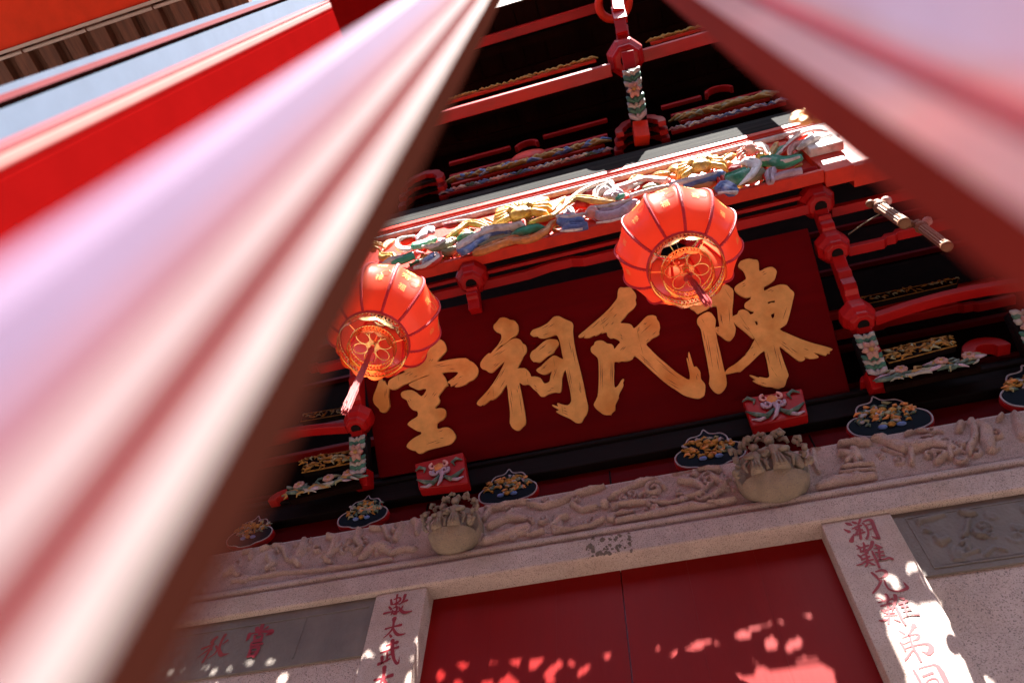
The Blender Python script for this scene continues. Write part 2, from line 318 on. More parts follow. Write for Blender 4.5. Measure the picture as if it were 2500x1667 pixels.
# right panel; zoom 1700,950 s=2.94
z6 = lambda pts, k=1.0: st.append(S2(1700, 950, 2.94, yl, pts, k))
z6([(830, 430, 30), (880, 420, 18)]); z6([(840, 450, 20), (850, 540, 24), (880, 600, 16)], .8); z6([(900, 700, 40), (1000, 660, 50), (1150, 640, 50), (1270, 630, 30)], .9)
z6([(1040, 400, 34), (1130, 380, 44), (1220, 390, 34)], 1.2); z6([(1040, 470, 26), (1150, 500, 44), (1130, 440, 30)], 1.3); z6([(1080, 540, 20), (1100, 520, 20)], 1.2); z6([(1150, 540, 20), (1140, 500, 20)], 1.2); z6([(1060, 570, 22), (1260, 550, 24)], 1.1); z6([(1040, 610, 18), (1270, 590, 20)], .9)
z6([(1260, 350, 34), (1330, 360, 40), (1400, 400, 40), (1480, 440, 36)], 1.2); z6([(1400, 400, 30), (1550, 420, 50), (1700, 400, 50), (1820, 430, 36)], 1.3); z6([(1540, 450, 22), (1545, 540, 20)], 1.2); z6([(1700, 460, 22), (1790, 480, 20), (1720, 530, 16)], 1.1); z6([(1810, 440, 22), (1830, 500, 18)], 1.1)
z6([(1500, 330, 16), (1560, 300, 20), (1640, 310, 16)], .8); z6([(1620, 360, 16), (1680, 350, 20)], .8); z6([(1680, 290, 16), (1760, 310, 18)], .6); z6([(1880, 300, 26), (1900, 230, 30), (1950, 210, 26), (1990, 270, 30), (2000, 350, 24), (1960, 430, 22), (1960, 470, 16)], 1.1)
z6([(2020, 260, 30), (2080, 300, 44), (2090, 380, 44), (2110, 440, 34)], 1.2); z6([(2160, 230, 12), (2220, 160, 22), (2280, 180, 24), (2320, 260, 40), (2350, 340, 44)], 1.1); z6([(1340, 430, 14), (1480, 480, 14)], .5)
# left panel; zoom 500,1050 s=2.85
z4 = lambda pts, k=1.0: st.append(S2(500, 1050, 2.85, yl, pts, k))
z4([(1450, 620, 30), (1490, 660, 30), (1480, 720, 20)], 1.1); z4([(1380, 660, 22), (1350, 720, 30), (1330, 760, 30)]); z4([(1260, 680, 26), (1280, 750, 24)], .9); z4([(1160, 690, 18), (1220, 690, 20)]); z4([(1080, 700, 30), (1060, 760, 34), (1100, 820, 20), (1050, 860, 20)], 1.1)
z4([(1100, 890, 34), (1160, 820, 40), (1240, 800, 40), (1290, 840, 36)], 1.1); z4([(1300, 860, 26), (1400, 820, 30), (1460, 830, 26)], .8); z4([(870, 740, 26), (920, 760, 34), (900, 830, 34), (850, 900, 24), (880, 920, 14)], 1.1); z4([(700, 760, 30), (690, 830, 40), (640, 900, 36), (660, 940, 20)], 1.1); z4([(750, 740, 14), (740, 790, 18)], .8)
z4([(400, 830, 20), (480, 790, 26), (560, 830, 26), (580, 900, 18)], .9); z4([(450, 880, 30), (480, 930, 34), (440, 970, 20)], 1.1); z4([(150, 1000, 30), (210, 960, 36), (240, 1010, 26)], 1); z4([(280, 850, 22), (340, 840, 24), (320, 890, 20)], .9); z4([(860, 960, 26), (1050, 940, 24), (1300, 900, 20)], .6); z4([(200, 1050, 20), (560, 990, 22), (840, 970, 22)], .6)
rr_ = random.Random(4)
for (xa, xb, n_) in ((-0.98, 0.42, 60), (0.80, 2.3, 34), (-2.5, -1.25, 34)):
    for q in range(n_): st.append(spiral(rr_.uniform(xa, xb), Z0 + rr_.uniform(2.19, 2.395), rr_.uniform(.014, .03), rr_.uniform(.6, 1.2), rr_.uniform(.006, .009), rr_.uniform(.4, .9), rr_.random() * 6, rr_.choice((-1, 1))))
for q in range(26):
    xx = -3.6 + random.random() * 1.2; st.append(spiral(xx, Z0 + 2.2 + random.random() * 0.18, 0.03 + random.random() * 0.03, 1, 0.014, .8, random.random() * 6))
org(relief('relief_carving', -3.69, 2.39, Z0 + 2.172, Z0 + 2.413, 2.215, st, 0.0042, 0.027, STONE_C, LINT), DW)
# dark worn stain on the lintel face
mb = MB()
# jambs
def jamb(x0, x1): m = MB(); m.box(x0, x1, 2.2, 2.46, 0, ZS - 0.0005, STONE); return org(m.build('jamb', DW, bevel=0.004), DW)
JL = jamb(-1.302, -1.078); JR = jamb(0.488, 0.733)
m = MB(); m.box(-1.078, 0.488, 2.2, 2.4, 0, 0.14, STONE); m.build('threshold', DW, bevel=0.004)

# ------------------------------------------------------------------ brush lettering
def brush(name, x0, y0, s, y, strokes, m, parent, rs=1.0, root=None):
    mb = MB(); kk = 0
    for st_ in strokes:
        kk += 1; pts = Q(x0, y0, s, st_); yy = y - 0.0006 - 0.00012 * kk
        P = []
        for p in pts:
            a = onY(p[0], p[1], y); b = onY(p[0] + 1, p[1], y); c = onY(p[0], p[1] + 1, y)
            P.append((a.x, a.z, p[2] / s * 0.5 * 1.32 * rs * ((b - a).length + (c - a).length) / 2 * 0.86))
        if len(P) == 1: P.append((P[0][0] + 0.001, P[0][1], P[0][2]))
        P = catmull(P, 4, False); L_ = []; R_ = []
        for i, p in enumerate(P):
            a = P[max(0, i - 1)]; b = P[min(len(P) - 1, i + 1)]; dx, dz = b[0] - a[0], b[1] - a[1]; l = math.hypot(dx, dz) or 1; nx_, nz2 = -dz / l, dx / l
            r = max(0.0006, p[2]); L_.append((p[0] + nx_ * r, p[1] + nz2 * r)); R_.append((p[0] - nx_ * r, p[1] - nz2 * r))
        vs = []; fs = []
        for l_, r_ in zip(L_, R_): vs += [(l_[0], yy, l_[1]), (r_[0], yy, r_[1])]
        for i in range(len(L_) - 1): fs.append((2 * i, 2 * i + 1, 2 * i + 3, 2 * i + 2))
        mb.add(vs, fs, m)
        for e, q in ((0, P[0]), (1, P[-1])):
            r = max(0.0006, q[2]); yy2 = yy - 0.00006 * (e + 1)
            mb.add([(q[0] + r * math.cos(t * math.pi / 6), yy2, q[1] + r * math.sin(t * math.pi / 6)) for t in range(12)], [tuple(range(12))], m)
    return mb.build(name, parent)
A = (2040, 1250, 7.127)
brush('inscription_character', *A, 2.2, [[(180, 190, 30), (230, 205, 60), (270, 222, 35)], [(150, 300, 20), (235, 340, 50)], [(318, 380, 14), (290, 460, 45), (275, 500, 66)], [(300, 175, 35), (345, 190, 48)], [(430, 130, 34), (405, 195, 28), (385, 220, 12)], [(290, 290, 20), (380, 250, 34), (440, 230, 34)], [(350, 300, 28), (390, 300, 30), (460, 310, 34)], [(400, 235, 30), (425, 350, 32), (440, 465, 38)], [(325, 405, 30), (420, 375, 28), (500, 350, 34)], [(390, 300, 28), (360, 380, 28), (310, 420, 12)], [(475, 195, 30), (545, 270, 30), (572, 380, 30), (540, 465, 38)], [(490, 165, 26), (560, 140, 36), (620, 145, 50), (655, 220, 50), (700, 340, 52), (755, 455, 44)], [(760, 455, 30), (700, 450, 40), (625, 420, 8)], [(540, 225, 22), (640, 200, 20)], [(560, 322, 22), (650, 285, 20)]], INK, JR)
brush('inscription_character', *A, 2.2, [[(370, 580, 24), (415, 610, 40)], [(485, 535, 28), (508, 600, 36)], [(375, 640, 20), (470, 610, 26), (570, 578, 30)], [(420, 620, 26), (450, 690, 30)], [(505, 600, 28), (490, 690, 28)], [(430, 690, 20), (550, 650, 24)], [(390, 745, 26), (460, 800, 32)], [(450, 760, 20), (560, 715, 28)], [(455, 830, 28), (590, 770, 30)], [(500, 640, 28), (545, 780, 32), (552, 900, 36), (520, 950, 22)], [(470, 880, 14), (540, 850, 24), (650, 825, 26)], [(372, 925, 18), (450, 905, 28), (540, 850, 22)], [(560, 860, 20), (630, 900, 34), (680, 920, 24)], [(640, 520, 50), (615, 610, 42), (540, 700, 16)], [(635, 680, 28), (700, 820, 38), (765, 965, 34)], [(700, 575, 36), (760, 605, 40), (805, 620, 24)], [(670, 640, 20), (800, 620, 32)], [(700, 705, 25), (825, 692, 30)], [(725, 765, 25), (850, 752, 30)], [(745, 590, 28), (775, 830, 30)], [(720, 840, 20), (850, 825, 28), (930, 800, 34), (985, 820, 44)]], INK, JR)
brush('inscription_character', *A, 2.2, [[(635, 1055, 40), (710, 1120, 42), (765, 1190, 24)], [(700, 1035, 26), (800, 1010, 42), (870, 1030, 50), (875, 1090, 42), (800, 1140, 24)], [(740, 1165, 28), (800, 1140, 30), (870, 1110, 22)], [(800, 1190, 30), (730, 1310, 38), (650, 1408, 26)], [(850, 1190, 26), (890, 1290, 30), (960, 1355, 32), (1090, 1375, 34), (1200, 1345, 50), (1250, 1310, 50), (1215, 1260, 34), (1175, 1205, 6)]], INK, JR)
B = (2080, 1430, 6.617)
brush('inscription_character', *B, 2.2, [[(390, 190, 15), (460, 200, 16), (530, 260, 20)], [(550, 140, 44), (585, 210, 44), (570, 260, 26)], [(430, 268, 22), (540, 232, 26), (650, 210, 32)], [(470, 325, 28), (560, 300, 30), (640, 278, 32)], [(565, 230, 28), (590, 400, 28), (600, 520, 30), (588, 605, 34)], [(480, 390, 25), (530, 425, 30)], [(520, 400, 20), (650, 350, 24)], [(560, 440, 22), (685, 430, 18)], [(520, 480, 16), (730, 465, 16)], [(450, 562, 24), (500, 562, 36), (590, 520, 16)], [(680, 535, 16), (775, 570, 24)], [(695, 155, 50), (705, 210, 48), (675, 330, 26), (645, 400, 14)], [(770, 195, 25), (830, 207, 42)], [(700, 330, 25), (760, 430, 36), (800, 520, 32), (865, 622, 30)], [(760, 292, 25), (885, 248, 34)], [(800, 335, 30), (905, 322, 28)], [(835, 270, 25), (895, 480, 22)], [(820, 405, 20), (950, 382, 28)], [(830, 495, 22), (950, 462, 26), (1080, 460, 36)]], INK, JR)
brush('inscription_character', *B, 2.2, [[(755, 718, 22), (845, 772, 34)], [(1000, 640, 74), (975, 690, 40), (915, 795, 22)], [(820, 835, 18), (930, 795, 24), (1040, 775, 28), (1085, 800, 36), (1060, 850, 40), (985, 882, 12)], [(775, 912, 24), (850, 930, 16), (945, 880, 18)], [(790, 915, 28), (830, 980, 30), (862, 1045, 28)], [(850, 1015, 15), (950, 975, 22), (1120, 935, 28), (1230, 935, 50), (1280, 1000, 76), (1240, 1090, 60), (1150, 1060, 18), (1100, 1042, 6)], [(940, 830, 25), (965, 930, 32), (1010, 1040, 40)], [(970, 1040, 22), (920, 1115, 28), (862, 1188, 34)], [(1015, 1045, 34), (1060, 1110, 38), (1112, 1212, 36)]], INK, JR)
brush('inscription_character', *B, 2.2, [[(995, 1360, 34), (1050, 1450, 40), (1110, 1568, 40), (1170, 1700, 38)], [(1090, 1330, 22), (1230, 1290, 26), (1350, 1275, 40), (1430, 1360, 72), (1550, 1600, 76), (1640, 1770, 76)], [(1150, 1455, 34), (1300, 1400, 40)], [(1200, 1560, 22), (1250, 1510, 24), (1340, 1490, 32), (1395, 1540, 30), (1410, 1660, 26)], [(1220, 1570, 26), (1300, 1720, 26)]], INK, JR)
C_ = (900, 1420, 6.35)
brush('inscription_character', *C_, 2.2, [[(445, 200, 28), (435, 250, 22)], [(348, 275, 24), (358, 345, 34)], [(400, 270, 20), (480, 242, 22), (488, 290, 28), (410, 335, 16)], [(435, 240, 16), (425, 400, 18)], [(375, 352, 20), (465, 338, 20)], [(390, 405, 18), (440, 382, 24), (432, 440, 20), (400, 455, 12)], [(320, 388, 22), (352, 425, 30)], [(245, 490, 32), (350, 465, 22), (465, 462, 14)], [(375, 445, 20), (352, 512, 14)], [(440, 430, 22), (400, 505, 24)], [(375, 488, 18), (430, 497, 26)], [(568, 208, 40), (540, 290, 25), (480, 350, 14)], [(600, 288, 32), (520, 322, 24), (480, 352, 14)], [(530, 380, 22), (500, 432, 26), (400, 500, 14)], [(470, 390, 14), (505, 445, 36), (560, 478, 42), (670, 456, 16)]], INK, JL)
brush('inscription_character', *C_, 2.2, [[(265, 727, 30), (380, 695, 24), (500, 665, 40)], [(400, 570, 60), (388, 640, 30), (372, 720, 30), (310, 800, 24), (235, 865, 14)], [(380, 720, 25), (420, 790, 38), (470, 820, 38), (570, 800, 12)], [(330, 820, 22), (350, 848, 34)]], INK, JL)
brush('inscription_character', *C_, 2.2, [[(370, 910, 55), (368, 1000, 48), (375, 1110, 45), (400, 1210, 36), (440, 1262, 38), (468, 1235, 22), (475, 1160, 6)], [(275, 990, 18), (350, 960, 26), (440, 935, 50)], [(190, 1100, 25), (300, 1060, 26), (455, 1010, 38)], [(210, 1165, 44), (208, 1255, 30)], [(160, 1272, 48), (230, 1245, 28), (330, 1190, 24)], [(290, 1100, 26), (290, 1220, 28)], [(290, 1150, 20), (340, 1122, 28)]], INK, JL)
brush('inscription_character', *C_, 2.2, [[(245, 1325, 58), (238, 1420, 40), (220, 1500, 40), (150, 1610, 22)], [(95, 1520, 36), (220, 1490, 28), (360, 1445, 54)], [(230, 1500, 34), (280, 1580, 40), (330, 1640, 30)]], INK, JL)

# ------------------------------------------------------------------ doors
def door(x0, x1, lab):
    t = thing('door_leaf', lab, 'door', 'pair of red lacquered doors', loc=((x0 + x1) / 2, 2.28, 0))
    mb = MB(); n = 3; w_ = (x1 - x0) / n
    for i in range(n): mb.box(x0 + i * w_ + (0.0003 if i else 0), x0 + (i + 1) * w_, 2.282 + 0.0003 * (i % 2), 2.33, 0.15, ZS + 0.05, DOOR)
    mb.build('panel', t)
    s = 1 if x1 > 0.2 else -1; hx = -0.2865 + 0.09 * s
    m = MB(); m.lathe((hx, 2.282, 1.35), [(0.05, 0), (0.05, 0.006), (0.02, 0.02)], BRASS, 20, ax=(0, -1, 0)); m.tube([(hx + 0.04 * math.cos(a), 2.255, 1.33 + 0.05 * math.sin(a)) for a in [i * math.pi / 8 for i in range(16)]], 0.005, BRASS, closed=True); m.build('handle', t)
door(-1.0775, -0.2885, 'left red lacquered door leaf with small sunlit flecks, under the carved stone lintel')
door(-0.2845, 0.4875, 'right red lacquered door leaf with the large sunlit patch, beside the inscribed right jamb')

# ------------------------------------------------------------------ walls beside the doorway
def side_wall(x0, x1, lab, left):
    t = thing('stone_wall', lab, 'wall', loc=((x0 + x1) / 2, 2.22, 0))
    zb = onY(2300, 1402, 2.216).z if not left else onY(800, 1612, 2.216).z
    m = MB(); m.box(x0, x1, 2.222, 2.46, 0, ZS - 0.0006, STONE); m.build('masonry', t, bevel=0.003)
    mb = MB(); mb.box(x0, x1, 2.213, 2.225, zb, ZS - 0.001, SLATE); p = org(mb.build('slate_panel', t, bevel=0.002), t)
    return t, p, zb
WL, PL_, zbl = side_wall(-3.7, -1.303, 'stone wall left of the door with a grey slate panel and faded red writing', True)
WR, PR_, zbr = side_wall(0.734, 2.4, 'stone wall right of the door with a worn floral relief on grey slate', False)
st = []
z7 = lambda pts, k=1.0: st.append(S2(1900, 1200, 3.358, 2.213, pts, k))
z7([(1130, 280, 20), (1160, 240, 26), (1240, 220, 30), (1340, 190, 26)], .9); z7([(1200, 320, 18), (1240, 330, 18)], .8); z7([(1290, 370, 16), (1330, 420, 30), (1390, 390, 20)], 1.1); z7([(1480, 170, 16), (1550, 180, 36), (1600, 180, 24)], 1.2); z7([(1560, 230, 14), (1540, 330, 20), (1510, 370, 14)], .8)
z7([(1500, 430, 14), (1540, 400, 16), (1560, 480, 16)], .8); z7([(1600, 340, 14), (1640, 360, 22), (1700, 370, 16)], 1.2); z7([(1160, 440, 12), (1200, 560, 14), (1240, 640, 12)], .5); z7([(1500, 530, 14), (1580, 500, 16), (1640, 480, 14)], .6); z7([(1700, 520, 14), (1760, 460, 16), (1850, 480, 14)], .6)
for q in range(22): st.append(spiral(0.85 + random.random() * 0.42, zbr + 0.06 + random.random() * 0.3, 0.018 + random.random() * 0.02, 1, 0.008, 0.4 + 0.3 * random.random(), random.random() * 6))
org(relief('floral_relief', 0.80, 1.32, zbr + 0.035, ZS - 0.03, 2.2128, st, 0.0052, 0.014, SLATE, PR_, 0.3), WR)
m = MB(); m.box(0.775, 1.345, 2.2095, 2.2135, ZS - 0.032, ZS - 0.026, SLATE); m.box(0.775, 1.345, 2.2095, 2.2135, zbr + 0.024, zbr + 0.03, SLATE); m.box(0.775, 0.781, 2.2097, 2.2135, zbr + 0.031, ZS - 0.033, SLATE); m.box(1.339, 1.345, 2.2097, 2.2135, zbr + 0.031, ZS - 0.033, SLATE); m.build('border', PR_)
m = MB(); m.box(-3.6, -1.33, 2.2095, 2.2135, ZS - 0.05, ZS - 0.042, SLATE); m.box(-1.62, -1.61, 2.2098, 2.2135, zbl + 0.03, ZS - 0.055, SLATE); m.build('border', PL_)
D_ = (460, 1490, 9.8)
brush('inscription_character', *D_, 2.212, [[(1775, 335, 76), (1745, 420, 76), (1700, 560, 56)], [(1640, 425, 76), (1645, 510, 60)], [(1900, 390, 44), (1790, 465, 18)], [(1460, 560, 64), (1440, 640, 70), (1390, 712, 30)], [(1450, 575, 40), (1600, 530, 24), (1850, 495, 50), (1980, 505, 100), (1970, 545, 64), (1850, 585, 12)], [(1585, 600, 40), (1582, 700, 44)], [(1600, 610, 22), (1765, 575, 44), (1740, 690, 50)], [(1570, 700, 26), (1720, 680, 26)], [(1540, 752, 36), (1750, 718, 46)], [(1512, 775, 40), (1490, 865, 40)], [(1500, 832, 40), (1765, 792, 50)], [(1500, 905, 50), (1465, 1000, 56), (1435, 1095, 60)], [(1500, 900, 40), (1680, 875, 60), (1650, 980, 72), (1580, 1095, 70)], [(1500, 1000, 26), (1590, 985, 26)], [(1440, 1085, 46), (1580, 1080, 46)]], INK, PL_)
brush('inscription_character', *D_, 2.212, [[(680, 640, 56), (600, 700, 60), (530, 765, 26)], [(330, 910, 45), (450, 865, 36), (610, 800, 26)], [(590, 720, 45), (560, 850, 50), (480, 1000, 36), (350, 1220, 50)], [(540, 900, 40), (400, 990, 30), (220, 1120, 8)], [(520, 880, 30), (565, 930, 30)], [(880, 585, 64), (820, 680, 50), (750, 850, 50), (740, 950, 60), (780, 1050, 74), (850, 1055, 50), (980, 1020, 8)], [(940, 712, 40), (820, 800, 18)], [(660, 850, 36), (700, 900, 44)], [(700, 930, 40), (620, 1040, 28), (450, 1150, 8)]], INKD, PL_)

# worn remains of old pasted paper on the lintel, soot over the door split
PAPR = mat('old_paper_residue', (0.16, 0.12, 0.09), 0.9, var=0.5, vscale=60, bump=0.5, bscale=90); rp_ = random.Random(5); m = MB()
for q in range(70):
    px_ = 1432 + 112 * rp_.random(); py_ = 1362 - (px_ - 1432) * 0.16 - 46 * rp_.random(); c = onY(px_, py_, 2.186); n_ = rp_.randint(5, 8); r_ = rp_.uniform(.003, .011)
    m.add([(c.x + r_ * rp_.uniform(.5, 1.2) * math.cos(k * 6.28 / n_), 2.1852 - 0.00004 * q / 4, c.z + r_ * rp_.uniform(.6, 1.5) * math.sin(k * 6.28 / n_)) for k in range(n_)], [tuple(range(n_))], PAPR)
m.build('paper_residue', LINT)
m = MB(); m.prism([onZ(px_, py_, ZS - 0.0008) for px_, py_ in ((1330, 1424), (1400, 1412), (1508, 1398), (1600, 1383), (1740, 1357), (1650, 1372), (1560, 1394), (1510, 1407), (1420, 1414))], (0, 0, -0.0006), mat('soot', (0.02, 0.012, 0.01), 0.95, var=0.5)); m.build('soot_mark', LINT)
# ------------------------------------------------------------------ red frieze and black beam over the lintel
m = MB(); m.box(-3.7, 2.4, 2.30, 2.5, Z0 + 2.431, Z0 + 2.62, BOARD)
for xx in (-2.4, -1.2, -0.29, 0.62, 1.75): m.box(xx - 0.004, xx + 0.004, 2.296, 2.302, Z0 + 2.432, Z0 + 2.6, BLACK)
m.build('frieze_board', label='dark red painted board strip between the stone lintel and the long black beam', cat='board', bevel=0.002)
m = MB(); m.box(-3.7, 2.4, 2.25, 2.5, Z0 + 2.621, Z0 + 2.745, BLACK); m.box(-3.7, 2.4, 2.235, 2.26, Z0 + 2.7455, Z0 + 2.77, BLACK); m.box(-3.7, 2.4, 2.262, 2.5, Z0 + 2.7455, Z0 + 2.82, BLACK)
m.build('timber_beam', label='long black lacquered beam that the maroon name board stands on', cat='beam', bevel=0.006)
# back wall of the eave space
m = MB()
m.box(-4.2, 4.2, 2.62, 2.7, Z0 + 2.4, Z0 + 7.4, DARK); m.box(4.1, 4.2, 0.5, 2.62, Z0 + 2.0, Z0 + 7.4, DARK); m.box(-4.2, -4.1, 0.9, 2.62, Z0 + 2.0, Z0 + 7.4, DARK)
for z in (Z0 + 3.02, Z0 + 3.24, Z0 + 3.60, Z0 + 3.95, Z0 + 4.5, Z0 + 5.1): m.box(-4.09, 4.09, 2.585, 2.62, z, z + 0.03, BOARD)
m.build('back_wall', kind='structure')

# ------------------------------------------------------------------ lotus shaped medallions on the beam
def medallion(px, py, wpx, hpx, lab, seed):
    rnd = random.Random(seed); y = 2.235
    c = onY(px, py, y); s = wpx / 180.0
    t = thing('carved_medallion', lab, 'medallion', 'cloud shaped carved medallions along the black beam', loc=c)
    half = [(0, 0.135), (0.02, 0.108), (0.045, 0.098), (0.085, 0.094), (0.108, 0.07), (0.112, 0.045), (0.105, 0.025), (0.14, 0.022), (0.175, 0.0), (0.185, -0.03), (0.17, -0.065), (0.13, -0.085), (0.08, -0.095), (0.04, -0.11)]
    out = [(u * s, v * s * 1.25 - 0.02) for u, v in half] + [(-u * s, v * s * 1.25 - 0.02) for u, v in half[::-1] if u > 0]
    fr = Matrix.Translation(c) @ facing(0)
    plate('backing', [out], fr @ Matrix.Translation((0, 0, 0.0)), 0.024, RED, t)
    plate('ground_plate', [[(u * 0.93, v * 0.93) for u, v in out]], fr @ Matrix.Translation((0, 0, 0.016)), 0.006, D_BLU, t, smoothk=2)
    m = MB(); oo = catmull(out, 3); m.tube([c + Vector((u * 0.965, -0.018, v * 0.965)) for u, v in oo], 0.0038 * s, C_LAVR, 6, closed=True)
    m.build('rim', t, smooth=True)
    m = MB()
    for q in range(70):
        a = rnd.random() * 6.28; r = rnd.random() ** 0.6; u = r * math.cos(a) * 0.135 * s; v = r * math.sin(a) * 0.075 * s + 0.0
        mm = rnd.choice([GOLDC, GOLDC, GOLDC, GOLDC, C_OLV, C_GRN2, C_LAVR, C_ORA] if seed not in (3, 4) else [GOLDC, C_GRN2, C_GRN2, C_OLV, C_ORA, C_LAVR]); b = c + Vector((u, -0.022, v)); a2 = rnd.random() * 6.28; l = (0.010 + rnd.random() * 0.014) * s
        pts = [b + Vector((math.cos(a2 + k * 0.5) * l * (k - 1.5), -0.006 * (1 - abs(k - 1.5)), math.sin(a2 + k * 0.5) * l * (k - 1.5) * 0.7)) for k in range(4)]
        m.tube(pts, [0.002, 0.008 * s, 0.007 * s, 0.002], mm, 6)
    for q in range(3):
        u = (q - 1) * 0.04 * s; m.ball(c + Vector((u, -0.024, 0.01 + 0.02 * rnd.random())), (0.02 * s, 0.012, 0.016 * s), GOLDC)
    m.ball(c + Vector((0, -0.026, -0.08 * s)), (0.018 * s, 0.012, 0.014 * s), GOLDC); m.ball(c + Vector((-0.04 * s, -0.022, -0.085 * s)), (0.022 * s, 0.01, 0.012 * s), C_BLU); m.ball(c + Vector((0.04 * s, -0.022, -0.085 * s)), (0.022 * s, 0.01, 0.012 * s), C_BLU)
    m.build('relief_carving', t, smooth=True)
C_LAVR_ = mat('medallion_rim_paint', (0.50, 0.44, 0.50), 0.5, var=0.2, vscale=30)
medallion(1243, 1190, 142, 75, 'cloud shaped carved medallion with gold figures, below the board, right of the left stone boss', 1)
medallion(1730, 1098, 155, 80, 'cloud shaped carved medallion with gold figures, directly left of the right round stone boss', 2)
medallion(2160, 1020, 168, 80, 'cloud shaped carved medallion with green leaves, right of the right round stone boss', 3)
medallion(893, 1250, 130, 80, 'cloud shaped carved medallion with green and gold carving, left of the left round stone boss', 4)
medallion(620, 1298, 125, 80, 'cloud shaped carved medallion at the far left, half veiled by the blurred red post', 5)
medallion(2540, 945, 175, 80, 'cloud shaped carved medallion cut off by the right edge of the picture', 6)

# ------------------------------------------------------------------ round stone bosses on the lintel
def boss(px, py, r, lab, seed):
    c = onY(px, py, 2.15); rnd = random.Random(seed)
    t = thing('stone_boss', lab, 'door boss', 'round carved stone bosses on the lintel', loc=c)
    D = 0.085; m = MB(); m.lathe(c + Vector((0, 0.06, 0)), [(r * 1.0, 0), (r * 1.0, 0.02), (r * 1.0, 0.045), (r * 0.96, 0.055)], STONE_Y, 40, ax=(0, -1, 0)); m.build('drum', t, smooth=False)
    m = MB(); nu, nv = 24, 10; vs = []; fs = []; vt = -0.46 * r
    for k in range(nv + 1):
        v = -r * 0.995 + (vt + r * 0.995) * (k / nv) ** 1.0; hw = math.sqrt(max(1e-6, r * r - v * v))
        for q in range(nu + 1):
            u = -hw * math.cos(math.pi * q / nu); dd = math.sqrt(max(0, 1 - (u * u + v * v) / (r * r))); vs.append(c + Vector((u, 0.02 - D * dd ** 0.7, v)))
    for k in range(nv):
        for q in range(nu): a = k * (nu + 1) + q; fs.append((a, a + 1, a + nu + 2, a + nu + 1))
    top = list(range(nv * (nu + 1), (nv + 1) * (nu + 1))); fs.append(tuple(top)); m.add(vs, fs, STONE_Y); m.build('bowl', t)
    m = MB(); yf = c.y - 0.02
    def fig(fx, h, lean=0.0):
        b = Vector((c.x + fx, yf - 0.035, vt + c.z)); L = Vector((lean * h, 0, 0))
        m.tube([b, b + Vector((0, 0, h * 0.2)), b + Vector((0, -0.004, h * 0.42)) + L * .3, b + Vector((0, -0.004, h * 0.6)) + L * .6, b + Vector((0, -0.002, h * 0.78)) + L], [h * 0.2, h * 0.16, h * 0.13, h * 0.18, h * 0.07], STONE_Y, 12)
        for s in (-1, 0, 1): m.tube([b + Vector((s * h * .1, -h * .16, 0)), b + Vector((s * h * .05, -h * .14, h * .4))], [h * .05, h * .02], STONE_Y, 6)
        m.ball(b + L + Vector((0, -0.008, h * 0.92)), h * 0.12, STONE_Y); m.ball(b + L + Vector((0, 0, h * 1.06)), (h * 0.15, h * 0.11, h * 0.07), STONE_Y)
        for s in (-1, 1):
            m.tube([b + L + Vector((s * h * .1, 0, h * 0.7)), b + L + Vector((s * h * 0.3, -0.014, h * 0.55)), b + L + Vector((s * h * 0.12, -0.03, h * 0.45))], [h * 0.09, h * 0.08, h * 0.05], STONE_Y, 8)
            m.tube([b + Vector((s * h * .12, -.01, h * .5)), b + Vector((s * h * .32, -.006, h * .3)), b + Vector((s * h * .26, -.004, h * .05))], [h * .04, h * .06, h * .02], STONE_Y, 6)
    fig(-r * 0.42, r * 1.0, .12); fig(r * 0.22, r * 1.22, -.05); m.ball(Vector((c.x + r * .72, yf - .01, c.z - r * .1)), (r * .17, .02, r * .3), STONE_Y)
    for i in range(26):
        a = -0.35 + (i / 25) * (math.pi + 0.7); k = r * (0.84 + 0.22 * rnd.random()); p = Vector((c.x + k * math.cos(a), yf - 0.01 - 0.035 * rnd.random(), c.z + k * math.sin(a)))
        tg = Vector((-math.sin(a), 0, math.cos(a))) * rnd.choice((-1, 1)); rd = Vector((math.cos(a), 0, math.sin(a))); l = r * rnd.uniform(.14, .26)
        m.tube([p, p + tg * l * .5 + rd * l * .25 + Vector((0, -.008, 0)), p + tg * l, p + tg * l * .9 - rd * l * .35], [r * .05, r * .075, r * .055, r * .02], STONE_Y, 7)
        if i % 3 == 0: m.ball(p + Vector((0, -.008, 0)), r * rnd.uniform(.07, .11), STONE_Y, 8, 5)
    m.build('figures', t, smooth=True)
boss(1107, 1283, 0.122, 'round stone boss with carved figures above the left end of the red doors', 1)
boss(1882, 1145, 0.145, 'round stone boss with carved figures above the right end of the red doors', 2)

# ------------------------------------------------------------------ name board (leans forward)
BA = Vector((0, 2.25, Z0 + 2.79)); BBt = Vector((0, 1.68, Z0 + 3.405)); bv = (BBt - BA).normalized(); bn = Vector((1, 0, 0)).cross(bv); bn.normalize()
if bn.y > 0: bn = -bn
def onB(px, py): d = ray(px, py); t = (BA - EYE).dot(bn) / d.dot(bn); return EYE + d * t
def bUV(px, py): p = onB(px, py); return (p.x, (p - BA).dot(bv))
BF = Matrix((Vector((1, 0, 0)), bv, bn)).transposed().to_4x4(); BF.translation = BA
NB = thing('name_board', 'large maroon board with four gold brush characters hanging above the doors', 'sign board', loc=(-0.3, 2.0, Z0 + 2.79))
corn = [bUV(872, 800), bUV(1972, 556), bUV(2078, 963), bUV(925, 1167)]
m = MB(); m.prism([BA + Vector((1, 0, 0)) * u + bv * v - bn * 0.002 for u, v in corn], -bn * 0.05, BOARD)
m.build('panel', NB, bevel=0.004)
K = 4.612
Z1 = lambda pts: [bUV(*p[:2]) for p in Q(1640, 620, K, pts)]
Z2 = lambda pts: [bUV(*p[:2]) for p in Q(1400, 690, K, pts)]
Z3 = lambda pts: [bUV(*p[:2]) for p in Q(1150, 760, 5.2267, pts)]
